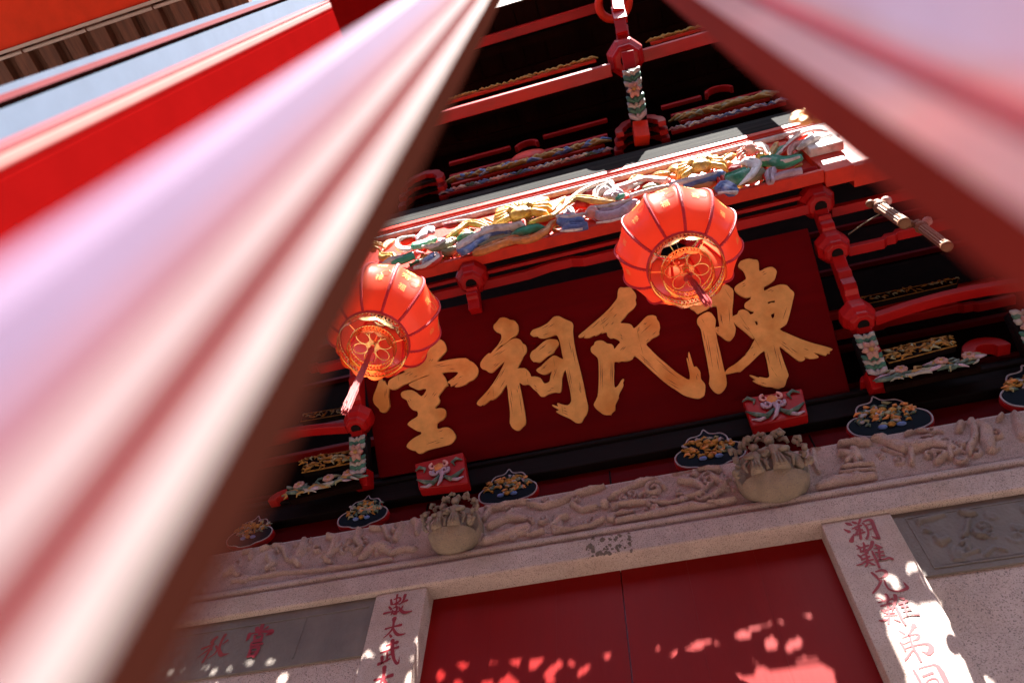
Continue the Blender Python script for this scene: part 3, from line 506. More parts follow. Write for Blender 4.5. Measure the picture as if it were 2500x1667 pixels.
Z4 = lambda pts: [bUV(*p[:2]) for p in Q(900, 820, 5.2267, pts)]
def slit(a, b, wd=3.2):        # a thin carved cut, in zoom pixels
    dx, dy = b[0] - a[0], b[1] - a[1]; l = math.hypot(dx, dy); nx_, ny_ = -dy / l * wd, dx / l * wd
    return [a, (a[0] + dx * .5 + nx_, a[1] + dy * .5 + ny_), b, (a[0] + dx * .5 - nx_, a[1] + dy * .5 - ny_)]
seams = {(Z1, 0): [[(748, 680), (860, 850), (1012, 1108)], [(1105, 1270), (1150, 1340), (1190, 1400)]], (Z1, 2): [[(592, 405), (675, 540)]], (Z1, 1): [[(330, 730), (372, 800)]], (Z2, 0): [[(312, 395), (335, 480), (355, 568)], [(712, 505), (750, 680), (790, 830), (815, 945)]], (Z3, 0): [[(662, 415), (685, 560)], [(715, 755), (725, 850), (740, 935)], [(1058, 590), (1080, 735)], [(1165, 1195), (1182, 1332)], [(290, 955), (302, 1110)]], (Z4, 0): [[(400, 510), (395, 600)]]}
def glyph(name, ZZ, shapes, lab):
    root = None; cuts_mb = MB()
    for k, (outer, holes, slits) in enumerate(shapes):
        o = plate2(name if root is None else 'stroke', ZZ(catmull(outer, 2)), [ZZ(h) for h in holes], BF @ Matrix.Translation((0, 0, 0.012 + 0.0015 * k)), 0.014, GOLD, NB if root is None else root)
        if root is None: root = org(o, NB); root['label'] = lab
        me = o.data; me.materials.append(CUT); bm = bmesh.new(); bm.from_mesh(me); off = Vector(NB.location)
        for sl_ in slits:
            f = bm.faces.new([bm.verts.new(BF @ Vector((u, v, 0.0195 + 0.0015 * k)) - off) for u, v in ZZ(slit(*sl_))]); f.material_index = 1
        me.materials.append(SEAM)
        for sa in seams.get((ZZ, k), []):
            for a_, b_ in zip(sa[:-1], sa[1:]): f = bm.faces.new([bm.verts.new(BF @ Vector((u, v, 0.0196 + 0.0015 * k)) - off) for u, v in ZZ(slit(a_, b_, 2.6))]); f.material_index = 2
        bm.to_mesh(me); bm.free()
    return root
chen_l1 = [(190, 590), (215, 630), (255, 655), (280, 680), (300, 685), (350, 660), (400, 635), (440, 605), (495, 600), (510, 630), (520, 740), (535, 830), (497, 835), (485, 870), (515, 910), (550, 935), (600, 975), (640, 990), (665, 980), (700, 935), (712, 900), (718, 850), (700, 800), (685, 740), (680, 640), (690, 540), (692, 430), (665, 395), (625, 365), (560, 360), (430, 450), (300, 520)]
chen_l2 = [(345, 690), (400, 665), (440, 675), (470, 710), (495, 755), (490, 820), (487, 870), (500, 910), (515, 1000), (540, 1100), (565, 1210), (590, 1320), (605, 1365), (618, 1460), (605, 1510), (570, 1560), (535, 1580), (490, 1568), (440, 1515), (418, 1460), (425, 1380), (395, 1200), (370, 1070), (345, 950), (325, 850), (290, 800), (285, 750), (310, 715)]
chen_r = [(775, 95), (830, 75), (870, 68), (920, 78), (955, 82), (975, 110), (978, 150), (985, 208), (1040, 180), (1110, 160), (1150, 175), (1178, 210), (1170, 250), (1155, 300), (1110, 340), (1070, 365), (1035, 388), (1040, 428), (1100, 395), (1150, 378), (1215, 358), (1290, 367), (1325, 405), (1365, 440), (1373, 475), (1360, 530), (1340, 620), (1320, 700), (1290, 795), (1250, 825), (1212, 862), (1300, 905), (1450, 970), (1600, 1020), (1720, 1050), (1805, 1083), (1770, 1105), (1772, 1130), (1745, 1125), (1730, 1152), (1660, 1135), (1590, 1120), (1645, 1160), (1630, 1180), (1550, 1190), (1482, 1165), (1498, 1190), (1470, 1212), (1430, 1215), (1370, 1175), (1290, 1110), (1207, 1050), (1230, 1140), (1260, 1230), (1300, 1340), (1310, 1380), (1290, 1420), (1270, 1490), (1240, 1510), (1180, 1527), (1130, 1508), (1070, 1505), (980, 1475), (915, 1440), (915, 1430), (940, 1425), (880, 1380), (880, 1370), (930, 1385), (975, 1400), (985, 1390), (1060, 1405), (1095, 1385), (1090, 1340), (1075, 1250), (1050, 1150), (1035, 1100), (960, 1160), (880, 1240), (820, 1290), (770, 1335), (740, 1335), (690, 1345), (605, 1362), (600, 1335), (640, 1290), (700, 1255), (780, 1190), (860, 1100), (900, 1030), (935, 955), (910, 962), (870, 930), (820, 885), (760, 840), (700, 785), (685, 735), (690, 710), (735, 690), (750, 655), (790, 638), (830, 645), (865, 670), (885, 695), (925, 665), (880, 650), (830, 625), (815, 590), (830, 560), (885, 520), (880, 495), (840, 505), (780, 485), (730, 450), (705, 415), (710, 385), (750, 350), (830, 300), (825, 250), (800, 200), (755, 165), (745, 145), (755, 120)]
glyph('gold_character', Z1, [
    (chen_r, [[(1075, 552), (1110, 543), (1158, 532), (1158, 560), (1115, 560), (1080, 575)], [(1115, 690), (1152, 672), (1150, 715), (1130, 740), (1117, 715)], [(928, 770), (957, 765), (968, 800), (950, 815)]],
     [((1005, 228), (1050, 215)), ((1015, 255), (1068, 228)), ((785, 362), (825, 342)), ((785, 388), (835, 360)), ((1065, 440), (1140, 408)), ((1105, 440), (1150, 425)), ((1293, 605), (1243, 758)), ((790, 805), (885, 895)), ((845, 832), (880, 868)), ((1210, 1005), (1370, 1130)), ((1230, 993), (1290, 1035)), ((1320, 1062), (1422, 1133)), ((1478, 1075), (1543, 1098)), ((1140, 1022), (1182, 1205)), ((1183, 1105), (1243, 1330)), ((1062, 1095), (1103, 1268)), ((885, 1082), (920, 1045)), ((912, 1160), (938, 1128)), ((780, 1188), (855, 1120)), ((990, 1452), (1068, 1475))]),
    (chen_l2, [], [((352, 870), (377, 1003)), ((393, 893), (465, 1325)), ((377, 945), (425, 1185)), ((492, 975), (540, 1242)), ((498, 1135), (535, 1345))]),
    (chen_l1, [], [((535, 660), (575, 820)), ((560, 685), (550, 790)), ((640, 605), (652, 815)), ((503, 845), (535, 862)), ((503, 868), (530, 886))])], 'gold character at the right end, partly behind the lantern')
shi = [(510, 90), (535, 67), (575, 70), (640, 65), (670, 95), (705, 140), (708, 175), (700, 200), (708, 250), (680, 300), (620, 350), (580, 400), (530, 460), (570, 468), (630, 473), (665, 495), (685, 525), (740, 480), (800, 415), (840, 385), (900, 378), (935, 395), (942, 425), (965, 455), (977, 510), (965, 560), (968, 590), (935, 615), (890, 635), (860, 665), (820, 700), (870, 760), (950, 840), (1050, 925), (1150, 1010), (1240, 1070), (1305, 1100), (1310, 1040), (1300, 985), (1275, 870), (1280, 855), (1292, 880), (1318, 950), (1302, 890), (1292, 830), (1297, 792), (1307, 800), (1325, 860), (1355, 955), (1380, 950), (1410, 985), (1430, 1020), (1435, 1090), (1475, 1140), (1485, 1180), (1475, 1270), (1440, 1300), (1400, 1312), (1320, 1298), (1240, 1270), (1150, 1210), (1050, 1145), (950, 1060), (850, 970), (770, 895), (692, 832), (670, 865), (630, 885), (575, 893), (545, 890), (510, 903), (465, 900), (463, 1000), (458, 1100), (470, 1188), (510, 1160), (540, 1110), (568, 1088), (570, 1110), (560, 1130), (567, 1155), (555, 1190), (535, 1225), (512, 1275), (515, 1300), (490, 1350), (475, 1390), (475, 1440), (440, 1470), (425, 1495), (350, 1490), (310, 1465), (260, 1425), (235, 1390), (240, 1360), (275, 1290), (285, 1200), (290, 1100), (290, 1000), (285, 900), (270, 845), (215, 800), (200, 770), (205, 735), (235, 710), (245, 680), (280, 662), (330, 662), (365, 680), (385, 695), (430, 700), (455, 725), (462, 758), (500, 715), (530, 675), (490, 645), (450, 632), (420, 635), (385, 605), (380, 570), (350, 570), (320, 582), (325, 560), (290, 590), (245, 607), (240, 598), (190, 625), (125, 630), (145, 590), (110, 620), (65, 625), (70, 600), (130, 550), (200, 490), (300, 405), (400, 310), (450, 250), (495, 190), (500, 140)]
glyph('gold_character', Z2, [(shi, [], [((470, 278), (398, 352)), ((495, 362), (450, 407)), ((382, 398), (318, 450)), ((410, 400), (298, 498)), ((310, 435), (205, 532)), ((405, 460), (352, 512)), ((465, 450), (422, 492)), ((530, 592), (555, 620)), ((535, 625), (558, 648)), ((580, 728), (525, 775)), ((595, 728), (553, 772)), ((310, 885), (315, 1205)), ((325, 885), (335, 1225)), ((430, 885), (425, 1135)), ((447, 900), (440, 1165)), ((723, 815), (985, 1058)), ((735, 800), (915, 975)), ((918, 852), (1088, 1000)), ((970, 925), (1193, 1095)), ((1045, 1085), (1178, 1167)), ((1070, 1130), (1218, 1222)), ((755, 510), (718, 545)), ((755, 530), (717, 568)), ((892, 467), (755, 590)), ((815, 460), (790, 485)), ((830, 460), (800, 490)), ((940, 557), (885, 605)), ((857, 640), (815, 678)), ((1383, 1045), (1393, 1110)), ((1395, 1025), (1405, 1068))])], 'second gold character from the right')
ci_dot = [(355, 130), (380, 100), (430, 90), (480, 105), (510, 122), (560, 130), (600, 170), (615, 220), (610, 280), (575, 325), (530, 345), (480, 395), (410, 445), (400, 435), (350, 490), (300, 545), (262, 548), (340, 460), (385, 390), (400, 340), (385, 295), (330, 270), (300, 230), (302, 190), (330, 160)]
ci = [(262, 548), (300, 540), (380, 480), (480, 400), (540, 362), (590, 355), (640, 375), (670, 420), (705, 440), (720, 490), (708, 540), (680, 575), (650, 640), (605, 725), (605, 735), (690, 733), (730, 760), (760, 800), (775, 840), (820, 838), (890, 855), (915, 890), (948, 928), (1008, 905), (1020, 840), (1040, 770), (1000, 795), (950, 815), (890, 800), (845, 770), (850, 745), (900, 710), (960, 650), (1020, 600), (1060, 575), (1100, 580), (1180, 620), (1170, 560), (1150, 450), (1130, 370), (1105, 320), (1080, 312), (1030, 330), (975, 348), (935, 355), (870, 345), (855, 325), (810, 332), (775, 315), (765, 295), (790, 255), (830, 235), (900, 210), (980, 165), (1030, 115), (1070, 80), (1130, 75), (1180, 100), (1240, 127), (1290, 150), (1310, 185), (1305, 260), (1320, 400), (1350, 560), (1400, 760), (1440, 930), (1470, 1090), (1495, 1200), (1497, 1260), (1480, 1320), (1445, 1370), (1420, 1420), (1385, 1432), (1335, 1420), (1270, 1375), (1180, 1335), (1110, 1300), (1095, 1280), (1130, 1265), (1110, 1250), (1070, 1230), (1042, 1205), (1060, 1200), (1120, 1220), (1105, 1190), (1120, 1175), (1160, 1190), (1240, 1205), (1280, 1165), (1285, 1120), (1270, 1010), (1240, 880), (1210, 755), (1170, 850), (1165, 930), (1160, 1000), (1150, 1035), (1120, 1047), (1080, 1040), (990, 1065), (950, 1090), (920, 1095), (890, 1085), (850, 1035), (800, 995), (745, 940), (700, 948), (660, 940), (625, 915), (640, 1000), (670, 1150), (695, 1290), (707, 1400), (700, 1450), (670, 1480), (630, 1520), (590, 1523), (540, 1495), (505, 1430), (508, 1350), (505, 1250), (485, 1100), (465, 945), (400, 1040), (320, 1120), (265, 1140), (262, 1130), (200, 1185), (165, 1207), (160, 1190), (130, 1213), (95, 1200), (88, 1175), (110, 1140), (200, 1045), (290, 930), (370, 800), (440, 655), (390, 690), (300, 775), (260, 790), (220, 775), (195, 755), (150, 740), (130, 705), (135, 660), (180, 595), (235, 545)]
ci_in = [(1000, 370), (1060, 368), (1110, 380), (1128, 420), (1120, 455), (1085, 495), (1070, 530), (1040, 555), (990, 580), (930, 630), (885, 660), (830, 652), (800, 650), (770, 610), (765, 570), (790, 520), (830, 495), (900, 430), (960, 385)]
glyph('gold_character', Z3, [(ci, [], [((418, 503), (270, 598)), ((467, 488), (335, 575)), ((338, 672), (295, 708)), ((392, 653), (296, 732)), ((458, 712), (370, 872)), ((410, 765), (290, 955)), ((452, 875), (378, 992)), ((258, 1025), (210, 1085)), ((513, 962), (543, 1160)), ((503, 1040), (543, 1318)), ((610, 935), (620, 1012)), ((595, 992), (605, 1052)), ((628, 1068), (662, 1320)), ((1025, 175), (910, 235)), ((1083, 165), (975, 228)), ((1000, 290), (925, 320)), ((1255, 375), (1295, 562)), ((1292, 440), (1345, 710)), ((1248, 705), (1303, 992)), ((1232, 740), (1295, 1065)), ((1385, 895), (1417, 1060)), ((1385, 965), (1407, 1060)), ((990, 675), (890, 768)), ((962, 720), (930, 740)), ((1107, 730), (1052, 880)), ((1085, 745), (1070, 790)), ((808, 940), (852, 988)), ((810, 975), (872, 1037)), ((1070, 982), (1012, 998)), ((1055, 1005), (970, 1035)), ((1187, 1235), (1222, 1250)), ((1177, 1262), (1252, 1300)), ((1180, 1295), (1255, 1330))]),
                                 (ci_dot, [], [((425, 378), (375, 435))]), (ci_in, [], [((997, 408), (855, 530)), ((958, 455), (880, 500)), ((1040, 518), (988, 552))])], 'third gold character from the right')
tang = [(915, 58), (950, 65), (975, 90), (1003, 150), (998, 205), (940, 270), (885, 340), (1000, 320), (1100, 302), (1250, 292), (1300, 325), (1350, 350), (1400, 410), (1410, 460), (1390, 520), (1340, 570), (1290, 590), (1250, 625), (1160, 655), (1110, 655), (1140, 620), (1060, 650), (1060, 620), (1030, 610), (1025, 590), (1100, 540), (1155, 485), (1130, 466), (1040, 468), (950, 480), (985, 530), (1010, 590), (1025, 640), (1000, 650), (960, 700), (905, 775), (918, 820), (910, 870), (868, 910), (870, 935), (920, 925), (970, 932), (998, 970), (995, 1030), (950, 1080), (888, 1120), (893, 1190), (960, 1175), (1030, 1172), (1080, 1205), (1120, 1270), (1115, 1320), (1060, 1385), (970, 1410), (850, 1440), (760, 1465), (700, 1500), (650, 1503), (615, 1470), (570, 1462), (510, 1430), (505, 1395), (550, 1340), (620, 1290), (685, 1258), (680, 1225), (640, 1220), (570, 1180), (520, 1145), (518, 1120), (560, 1080), (640, 1030), (637, 968), (580, 950), (540, 910), (520, 870), (500, 825), (450, 800), (430, 765), (435, 730), (480, 705), (560, 698), (620, 725), (690, 778), (740, 720), (750, 695), (735, 678), (690, 685), (650, 695), (600, 680), (570, 665), (540, 650), (530, 625), (560, 605), (650, 565), (740, 530), (797, 506), (740, 518), (650, 556), (520, 606), (450, 635), (380, 680), (330, 695), (285, 680), (262, 640), (275, 580), (320, 545), (400, 505), (485, 465), (440, 435), (560, 390), (640, 250), (800, 100)]
tang_d = [(150, 580), (165, 550), (185, 548), (200, 590), (225, 580), (240, 625), (275, 650), (278, 700), (270, 780), (285, 900), (240, 975), (200, 983), (165, 970), (150, 935), (95, 880), (75, 820), (85, 760), (125, 660)]
glyph('gold_character', Z4, [(tang, [], [((815, 300), (780, 340)), ((840, 300), (812, 338)), ((990, 358), (840, 398)), ((1090, 375), (850, 408)), ((1035, 430), (1120, 430)), ((1125, 535), (1070, 575)), ((1222, 515), (1150, 552)), ((1160, 600), (1105, 645)), ((590, 478), (520, 520)), ((560, 465), (475, 508)), ((650, 510), (580, 540)), ((768, 740), (718, 803)), ((865, 715), (820, 775)), ((885, 730), (838, 788)), ((515, 820), (540, 860)), ((540, 808), (560, 840)), ((970, 1205), (905, 1230)), ((980, 1305), (920, 1308)), ((925, 1328), (740, 1390)), ((940, 1355), (860, 1375))]),
                                  (tang_d, [], [((248, 680), (240, 765)), ((230, 700), (225, 805))])], 'gold character at the left end, partly behind the lantern')

# carved red blocks that hold the board
def holder(pts, lab):
    c = onY((pts[0][0] + pts[2][0]) / 2, (pts[0][1] + pts[2][1]) / 2, 2.17)
    t = thing('board_holder', lab, 'bracket', 'carved red blocks holding the board', loc=c)
    q = [onY(p[0], p[1], 2.17) for p in pts]; m = MB(); m.prism(q, (0, 0.055, 0), RED); m.build('block', t, bevel=0.006)
    ex = (q[1] - q[0]); ez = (q[0] - q[3]); o = (q[0] + q[2]) / 2
    def P(u, v, d=0.0): return o + ex * (u * 0.5) + ez * (v * 0.5) + Vector((0, -0.006 - d, 0))
    m = MB(); g = []
    def curl(cx, cy, r, a0, turns, wd, mm, sg=1):
        n = 16; m.tube([P(cx + r * (1 - .75 * i / n) * math.cos(a0 + sg * turns * 6.28 * i / n), cy + 1.5 * r * (1 - .75 * i / n) * math.sin(a0 + sg * turns * 6.28 * i / n), 0.004) for i in range(n + 1)], [wd * (1 - 0.5 * i / n) for i in range(n + 1)], mm, 6)
    for s in (-1, 1):
        curl(s * 0.2, 0.05, 0.17, 1.57 - s * 1.2, 1.3, 0.009, C_LAV, -s); curl(s * 0.22, 0.5, 0.16, 1.57, .9, 0.008, C_PNK, -s)
        m.tube([P(s * 0.95, 0.55), P(s * 0.75, 0.72, .004), P(s * 0.55, 0.5, .004), P(s * 0.62, 0.25)], [0.003, 0.009, 0.008, 0.003], C_GRN2, 6)
        m.tube([P(s * 0.05, -0.3), P(s * 0.35, -0.75, .006), P(s * 0.65, -0.55, .006), P(s * 0.95, -0.15)], [0.008, 0.013, 0.011, 0.003], C_GRN2, 6)
        m.tube([P(s * 0.35, -0.7), P(s * 0.6, -0.9, .004), P(s * 0.85, -0.75)], [0.009, 0.008, 0.003], C_LAV, 6)
    m.ball(P(0, 0.32, 0.004), (0.026, 0.016, 0.03), C_ORA); m.tube([P(0, 0.1), P(0.08, -0.3, .006), P(-0.05, -0.7, .004), P(-0.2, -0.95)], [0.012, 0.012, 0.009, 0.003], C_LAV, 6)
    m.build('scrollwork', t, smooth=True)

holder([(1012, 1132), (1130, 1103), (1143, 1178), (1022, 1192)], 'red block with scrolls holding the board at its lower left corner')
holder([(1812, 972), (1958, 948), (1972, 1010), (1836, 1040)], 'red block with scrolls holding the board at its lower right corner')

# ------------------------------------------------------------------ carved eave beam
YB = 1.5; zb0 = Z0 + 3.55; zwl = Z0 + 4.255
CB = thing('carved_beam', 'sunlit red beam carved with yellow flowers and coloured leaves above the lanterns', 'beam', loc=(-0.1, YB, zb0))
m = MB(); XL, XR = -1.55, 1.03
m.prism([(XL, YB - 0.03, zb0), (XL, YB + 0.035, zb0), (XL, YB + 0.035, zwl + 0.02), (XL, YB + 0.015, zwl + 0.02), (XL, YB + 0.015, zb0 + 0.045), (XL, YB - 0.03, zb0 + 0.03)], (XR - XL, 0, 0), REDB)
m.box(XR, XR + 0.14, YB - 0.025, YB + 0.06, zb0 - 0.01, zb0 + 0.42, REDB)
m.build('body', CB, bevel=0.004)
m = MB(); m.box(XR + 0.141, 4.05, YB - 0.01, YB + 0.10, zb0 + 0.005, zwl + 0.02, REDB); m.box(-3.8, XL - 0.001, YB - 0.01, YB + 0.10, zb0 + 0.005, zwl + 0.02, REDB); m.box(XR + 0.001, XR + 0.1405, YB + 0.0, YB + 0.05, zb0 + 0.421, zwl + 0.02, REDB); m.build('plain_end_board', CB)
m = MB(); m.tube([(XL - 0.1, YB + 0.004, zwl + 0.015), (2.2, YB + 0.004, zwl + 0.015)], 0.018, C_WHT, 10); m.build('white_moulding', CB, smooth=True)
m = MB(); m.tube([(XL - 0.1, YB + 0.012, zwl + 0.052), (2.2, YB + 0.012, zwl + 0.052)], 0.016, mat('moulding_grey_blue', (0.3, 0.36, 0.45), 0.5), 10)
m.build('blue_moulding', CB, smooth=True)
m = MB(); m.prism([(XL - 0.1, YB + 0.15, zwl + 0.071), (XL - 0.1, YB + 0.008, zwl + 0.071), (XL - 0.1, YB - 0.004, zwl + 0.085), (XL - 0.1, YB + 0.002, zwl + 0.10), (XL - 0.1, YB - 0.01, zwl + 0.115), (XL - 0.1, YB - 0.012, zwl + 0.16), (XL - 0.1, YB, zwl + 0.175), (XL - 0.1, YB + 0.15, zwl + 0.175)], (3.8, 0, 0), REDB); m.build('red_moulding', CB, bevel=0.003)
# relief: ribbons, leaves and flowers
def ribbon(mb, px, m_, dep=0.03, thick=0.022):
    """a carved leaf or ribbon: px = (x, y, radius) in photo pixels along its middle, standing proud of the beam"""
    pp = catmull([tuple(q) for q in px], 4, False); P = []; R = []
    for i, p in enumerate(pp):
        a = pp[max(0, i - 1)]; b = pp[min(len(pp) - 1, i + 1)]; dx, dy = b[0] - a[0], b[1] - a[1]; l = math.hypot(dx, dy) or 1
        P.append(onY(p[0], p[1], YB - dep)); R.append(max(0.003, p[2] * math.sqrt((dx / l * 0.0052) ** 2 + (dy / l * 0.0025) ** 2)))
    W = [-1, -.82, -.55, -.3, -.1, 0, .1, .3, .55, .82, 1]; n = len(W) + 2; rings = []; k0 = len(P); ph = P[0].x * 37
    for i in range(len(P)):
        d = P[min(i + 1, len(P) - 1)] - P[max(i - 1, 0)]; d.normalize(); r = d.cross(Vector((0, -1, 0)))
        if r.length < 1e-6: r = Vector((1, 0, 0))
        r.normalize(); t_ = min(thick * 1.25, R[i] * 1.0); g = []
        for w_ in W:
            edge = 1 + 0.10 * math.sin(i * 0.9 + ph) * abs(w_) + 0.06 * math.sin(i * 2.3 + ph * 2) * abs(w_)
            h = t_ * (math.sqrt(max(0, 1 - w_ * w_)) * (1 - 0.50 * math.exp(-(w_ / .2) ** 2)) + 0.16 * math.cos(9 * w_ + ph) * (1 - abs(w_)) + 0.28 * max(0, abs(w_) - .7))
            g.append(P[i] + r * (w_ * R[i] * edge) + Vector((0, -1, 0)) * h)
        g += [P[i] + r * R[i] * .6 + Vector((0, t_ * .5, 0)), P[i] - r * R[i] * .6 + Vector((0, t_ * .5, 0))]; rings.append(g)
    vs = [v for g in rings for v in g]; fs = [(i * n + j, i * n + (j + 1) % n, (i + 1) * n + (j + 1) % n, (i + 1) * n + j) for i in range(len(rings) - 1) for j in range(n)]
    fs += [tuple(range(n)), tuple(range(len(vs) - n, len(vs)))]; mb.add(vs, fs, m_)
def flower(px, py, rx, ry, m_, parent, lab, n=13, root=None):
    mb = MB(); c = onY(px, py, YB - 0.05)
    for k in range(n):
        a = math.pi * (-0.15 + 1.3 * k / (n - 1)); e = Vector((math.cos(a) * rx, 0, math.sin(a) * ry)); 
        p = [c + e * 0.1 + Vector((0, 0.01, 0)), c + e * 0.5 + Vector((0, -0.03, 0)), c + e * 0.9 + Vector((0, -0.015, 0)), c + e * 1.08 + Vector((0, 0.012, 0.0))]
        mb.tube(p, [rx * 0.08, rx * 0.15, rx * 0.16, rx * 0.05], m_, 8, flat=0.8)
    for k in range(7):
        a = math.pi * (0.05 + 0.9 * k / 6); e = Vector((math.cos(a) * rx * .55, 0, math.sin(a) * ry * .5))
        mb.tube([c + Vector((0, -0.03, 0)), c + e * 0.6 + Vector((0, -0.06, 0)), c + e + Vector((0, -0.04, 0))], [rx * .06, rx * 0.12, rx * .05], m_, 8)
    mb.ball(c + Vector((0, -0.035, -ry * 0.1)), (rx * .45, 0.035, ry * .3), m_)
    return mb.build('carved_flower', parent, smooth=True, label=lab)
flower(1276, 530, 0.17, 0.20, C_YEL, CB, 'yellow carved flower left of the right lantern')
flower(1712, 416, 0.13, 0.18, C_YEL, CB, 'yellow carved flower above the right lantern')
flower(1832, 378, 0.07, 0.10, C_PNK, CB, 'small orange and pink carved rose', 9)
flower(912, 612, 0.06, 0.09, C_YEL, CB, 'small yellow carved bud at the left end', 8)
s_ = 5.2275
GRP = {}
def G(m_, zoom, pts, dep=0.03, thick=0.022):
    x0, y0 = {'a': (850, 380), 'b': (1200, 380), 'c': (1500, 250), 'd': (1780, 250)}[zoom]
    mb = GRP.setdefault(m_.name, (MB(), m_))[0]
    ribbon(mb, [(x0 + p[0] / s_, y0 + p[1] / s_, p[2] / s_) for p in pts], m_, dep, thick)
G(C_ORA, 'a', [(440, 1235, 10), (500, 1150, 40), (600, 1075, 10)]); G(C_YEL, 'a', [(400, 1220, 14), (450, 1300, 36), (560, 1300, 36), (590, 1330, 10)], .04)
G(C_WHT, 'a', [(850, 1030, 10), (700, 1065, 20), (625, 1110, 24), (650, 1185, 26), (740, 1215, 26), (820, 1190, 14)], .05); G(REDB, 'a', [(680, 1130, 20), (780, 1090, 36), (860, 1060, 20)], .03)
G(C_LAV, 'a', [(880, 1095, 14), (950, 1030, 50), (1020, 960, 46), (1090, 990, 14)], .035); G(C_GRN, 'a', [(820, 1170, 26), (960, 1140, 48), (1060, 1095, 40), (1130, 1060, 14)], .05)
G(C_GRN, 'a', [(560, 1380, 14), (700, 1340, 34), (840, 1280, 28)], .05); G(C_WHT, 'a', [(430, 1395, 12), (560, 1350, 32), (700, 1310, 24), (830, 1245, 12)], .055)
G(C_BLU, 'a', [(960, 1390, 20), (1040, 1340, 40), (1080, 1260, 26)], .04); G(C_WHT, 'a', [(840, 1435, 10), (980, 1410, 16), (1100, 1350, 20), (1150, 1290, 18), (1120, 1240, 10)], .06); G(REDB, 'a', [(900, 1450, 10), (1080, 1400, 20), (1180, 1310, 22), (1170, 1230, 14)], .05)
G(C_OLV, 'a', [(1000, 1170, 14), (1150, 1180, 44), (1280, 1130, 40), (1370, 1060, 10)], .05); G(C_WHT, 'a', [(950, 1160, 10), (1080, 1165, 16), (1200, 1120, 18), (1340, 1050, 8)], .07); G(C_OLV, 'a', [(1200, 1230, 20), (1300, 1230, 44), (1400, 1190, 20)], .03)
G(C_YEL, 'a', [(1240, 1075, 10), (1380, 985, 28), (1530, 880, 32), (1680, 885, 26), (1840, 935, 8)], .05); G(C_WHT, 'a', [(1205, 875, 6), (1400, 840, 10), (1600, 845, 12), (1790, 900, 6)], .04); G(ROSE, 'a', [(1220, 905, 10), (1320, 890, 34), (1450, 870, 10)], .025)
G(C_ORA, 'a', [(1600, 950, 14), (1500, 1000, 30), (1380, 1050, 20)], .03); G(C_GRN, 'a', [(1390, 1080, 12), (1500, 1030, 30), (1640, 1000, 10)], .035); G(C_OLV, 'a', [(1660, 1190, 30), (1850, 1100, 40), (2090, 1040, 34)], .03)
G(C_BLU, 'a', [(1420, 1240, 50), (1520, 1190, 66), (1680, 1090, 46), (1850, 1010, 34), (2090, 975, 22)], .05); G(C_WHT, 'a', [(1400, 1190, 20), (1520, 1110, 34), (1680, 1020, 26), (1850, 960, 24), (2090, 925, 16), (2260, 880, 10)], .07)
G(C_ORA, 'a', [(1590, 1260, 14), (1720, 1220, 44), (1920, 1140, 52), (2091, 1090, 50), (2200, 1070, 16)], .04)
G(C_ORA, 'a', [(1720, 820, 14), (1790, 870, 40), (1900, 910, 12)], .03)
G(C_YEL, 'b', [(560, 680, 30), (640, 620, 50), (700, 570, 30)], .03, .03); G(C_YEL, 'b', [(720, 780, 14), (790, 680, 46), (870, 600, 30), (945, 525, 6)], .04); G(C_ORA, 'b', [(760, 770, 14), (840, 690, 36), (930, 570, 6)], .03); G(C_YEL, 'b', [(60, 740, 20), (130, 730, 50), (200, 740, 20)], .04)
G(C_GRN, 'b', [(260, 1020, 14), (420, 970, 36), (560, 935, 34), (680, 920, 8)], .045); G(C_OLV, 'b', [(-60, 1090, 30), (150, 1020, 30), (300, 960, 20)], .03)
G(C_WHT, 'b', [(-120, 950, 20), (100, 935, 30), (260, 920, 28), (400, 880, 26)], .07); G(C_YEL, 'b', [(0, 910, 20), (140, 915, 22), (300, 900, 14)], .05)
G(C_ORA, 'b', [(200, 1070, 14), (350, 1090, 24), (520, 1070, 26), (680, 980, 28), (760, 880, 22), (860, 825, 12)], .055); G(C_YEL, 'b', [(480, 860, 10), (640, 820, 20), (780, 780, 22), (940, 660, 24), (1080, 565, 30), (1250, 570, 30), (1400, 590, 22), (1570, 590, 8)], .06)
G(REDB, 'b', [(560, 850, 20), (760, 830, 30), (930, 740, 34), (1080, 640, 30), (1240, 640, 24)], .04); G(C_WHT, 'b', [(915, 665, 8), (1040, 540, 20), (1220, 430, 22), (1420, 365, 26), (1530, 370, 24), (1545, 420, 10)], .05); G(C_GRN, 'b', [(940, 640, 6), (1060, 500, 10), (1220, 410, 8)], .03); G(ROSE, 'b', [(1100, 560, 14), (1250, 480, 34), (1500, 410, 24)], .03)
G(C_WHT, 'b', [(1310, 590, 24), (1370, 500, 50), (1480, 450, 46), (1560, 470, 20)], .06, .035); G(C_LAV, 'b', [(1450, 580, 30), (1560, 520, 60), (1680, 530, 24)], .05, .03); G(C_GRN, 'b', [(1600, 560, 14), (1660, 520, 20), (1690, 500, 8)], .075)
G(C_BLU, 'b', [(880, 840, 30), (980, 850, 60), (1100, 850, 60), (1190, 830, 20)], .05, .035); G(C_BLU, 'b', [(900, 950, 14), (1010, 925, 34), (1130, 920, 30), (1230, 900, 26)], .05); G(C_WHT, 'b', [(845, 780, 14), (960, 800, 18), (1080, 780, 18), (1180, 745, 12)], .08); G(C_WHT, 'b', [(920, 760, 8), (990, 700, 26), (1050, 750, 12)], .06); G(C_WHT, 'b', [(880, 965, 6), (1000, 960, 10), (1160, 940, 8)], .065)
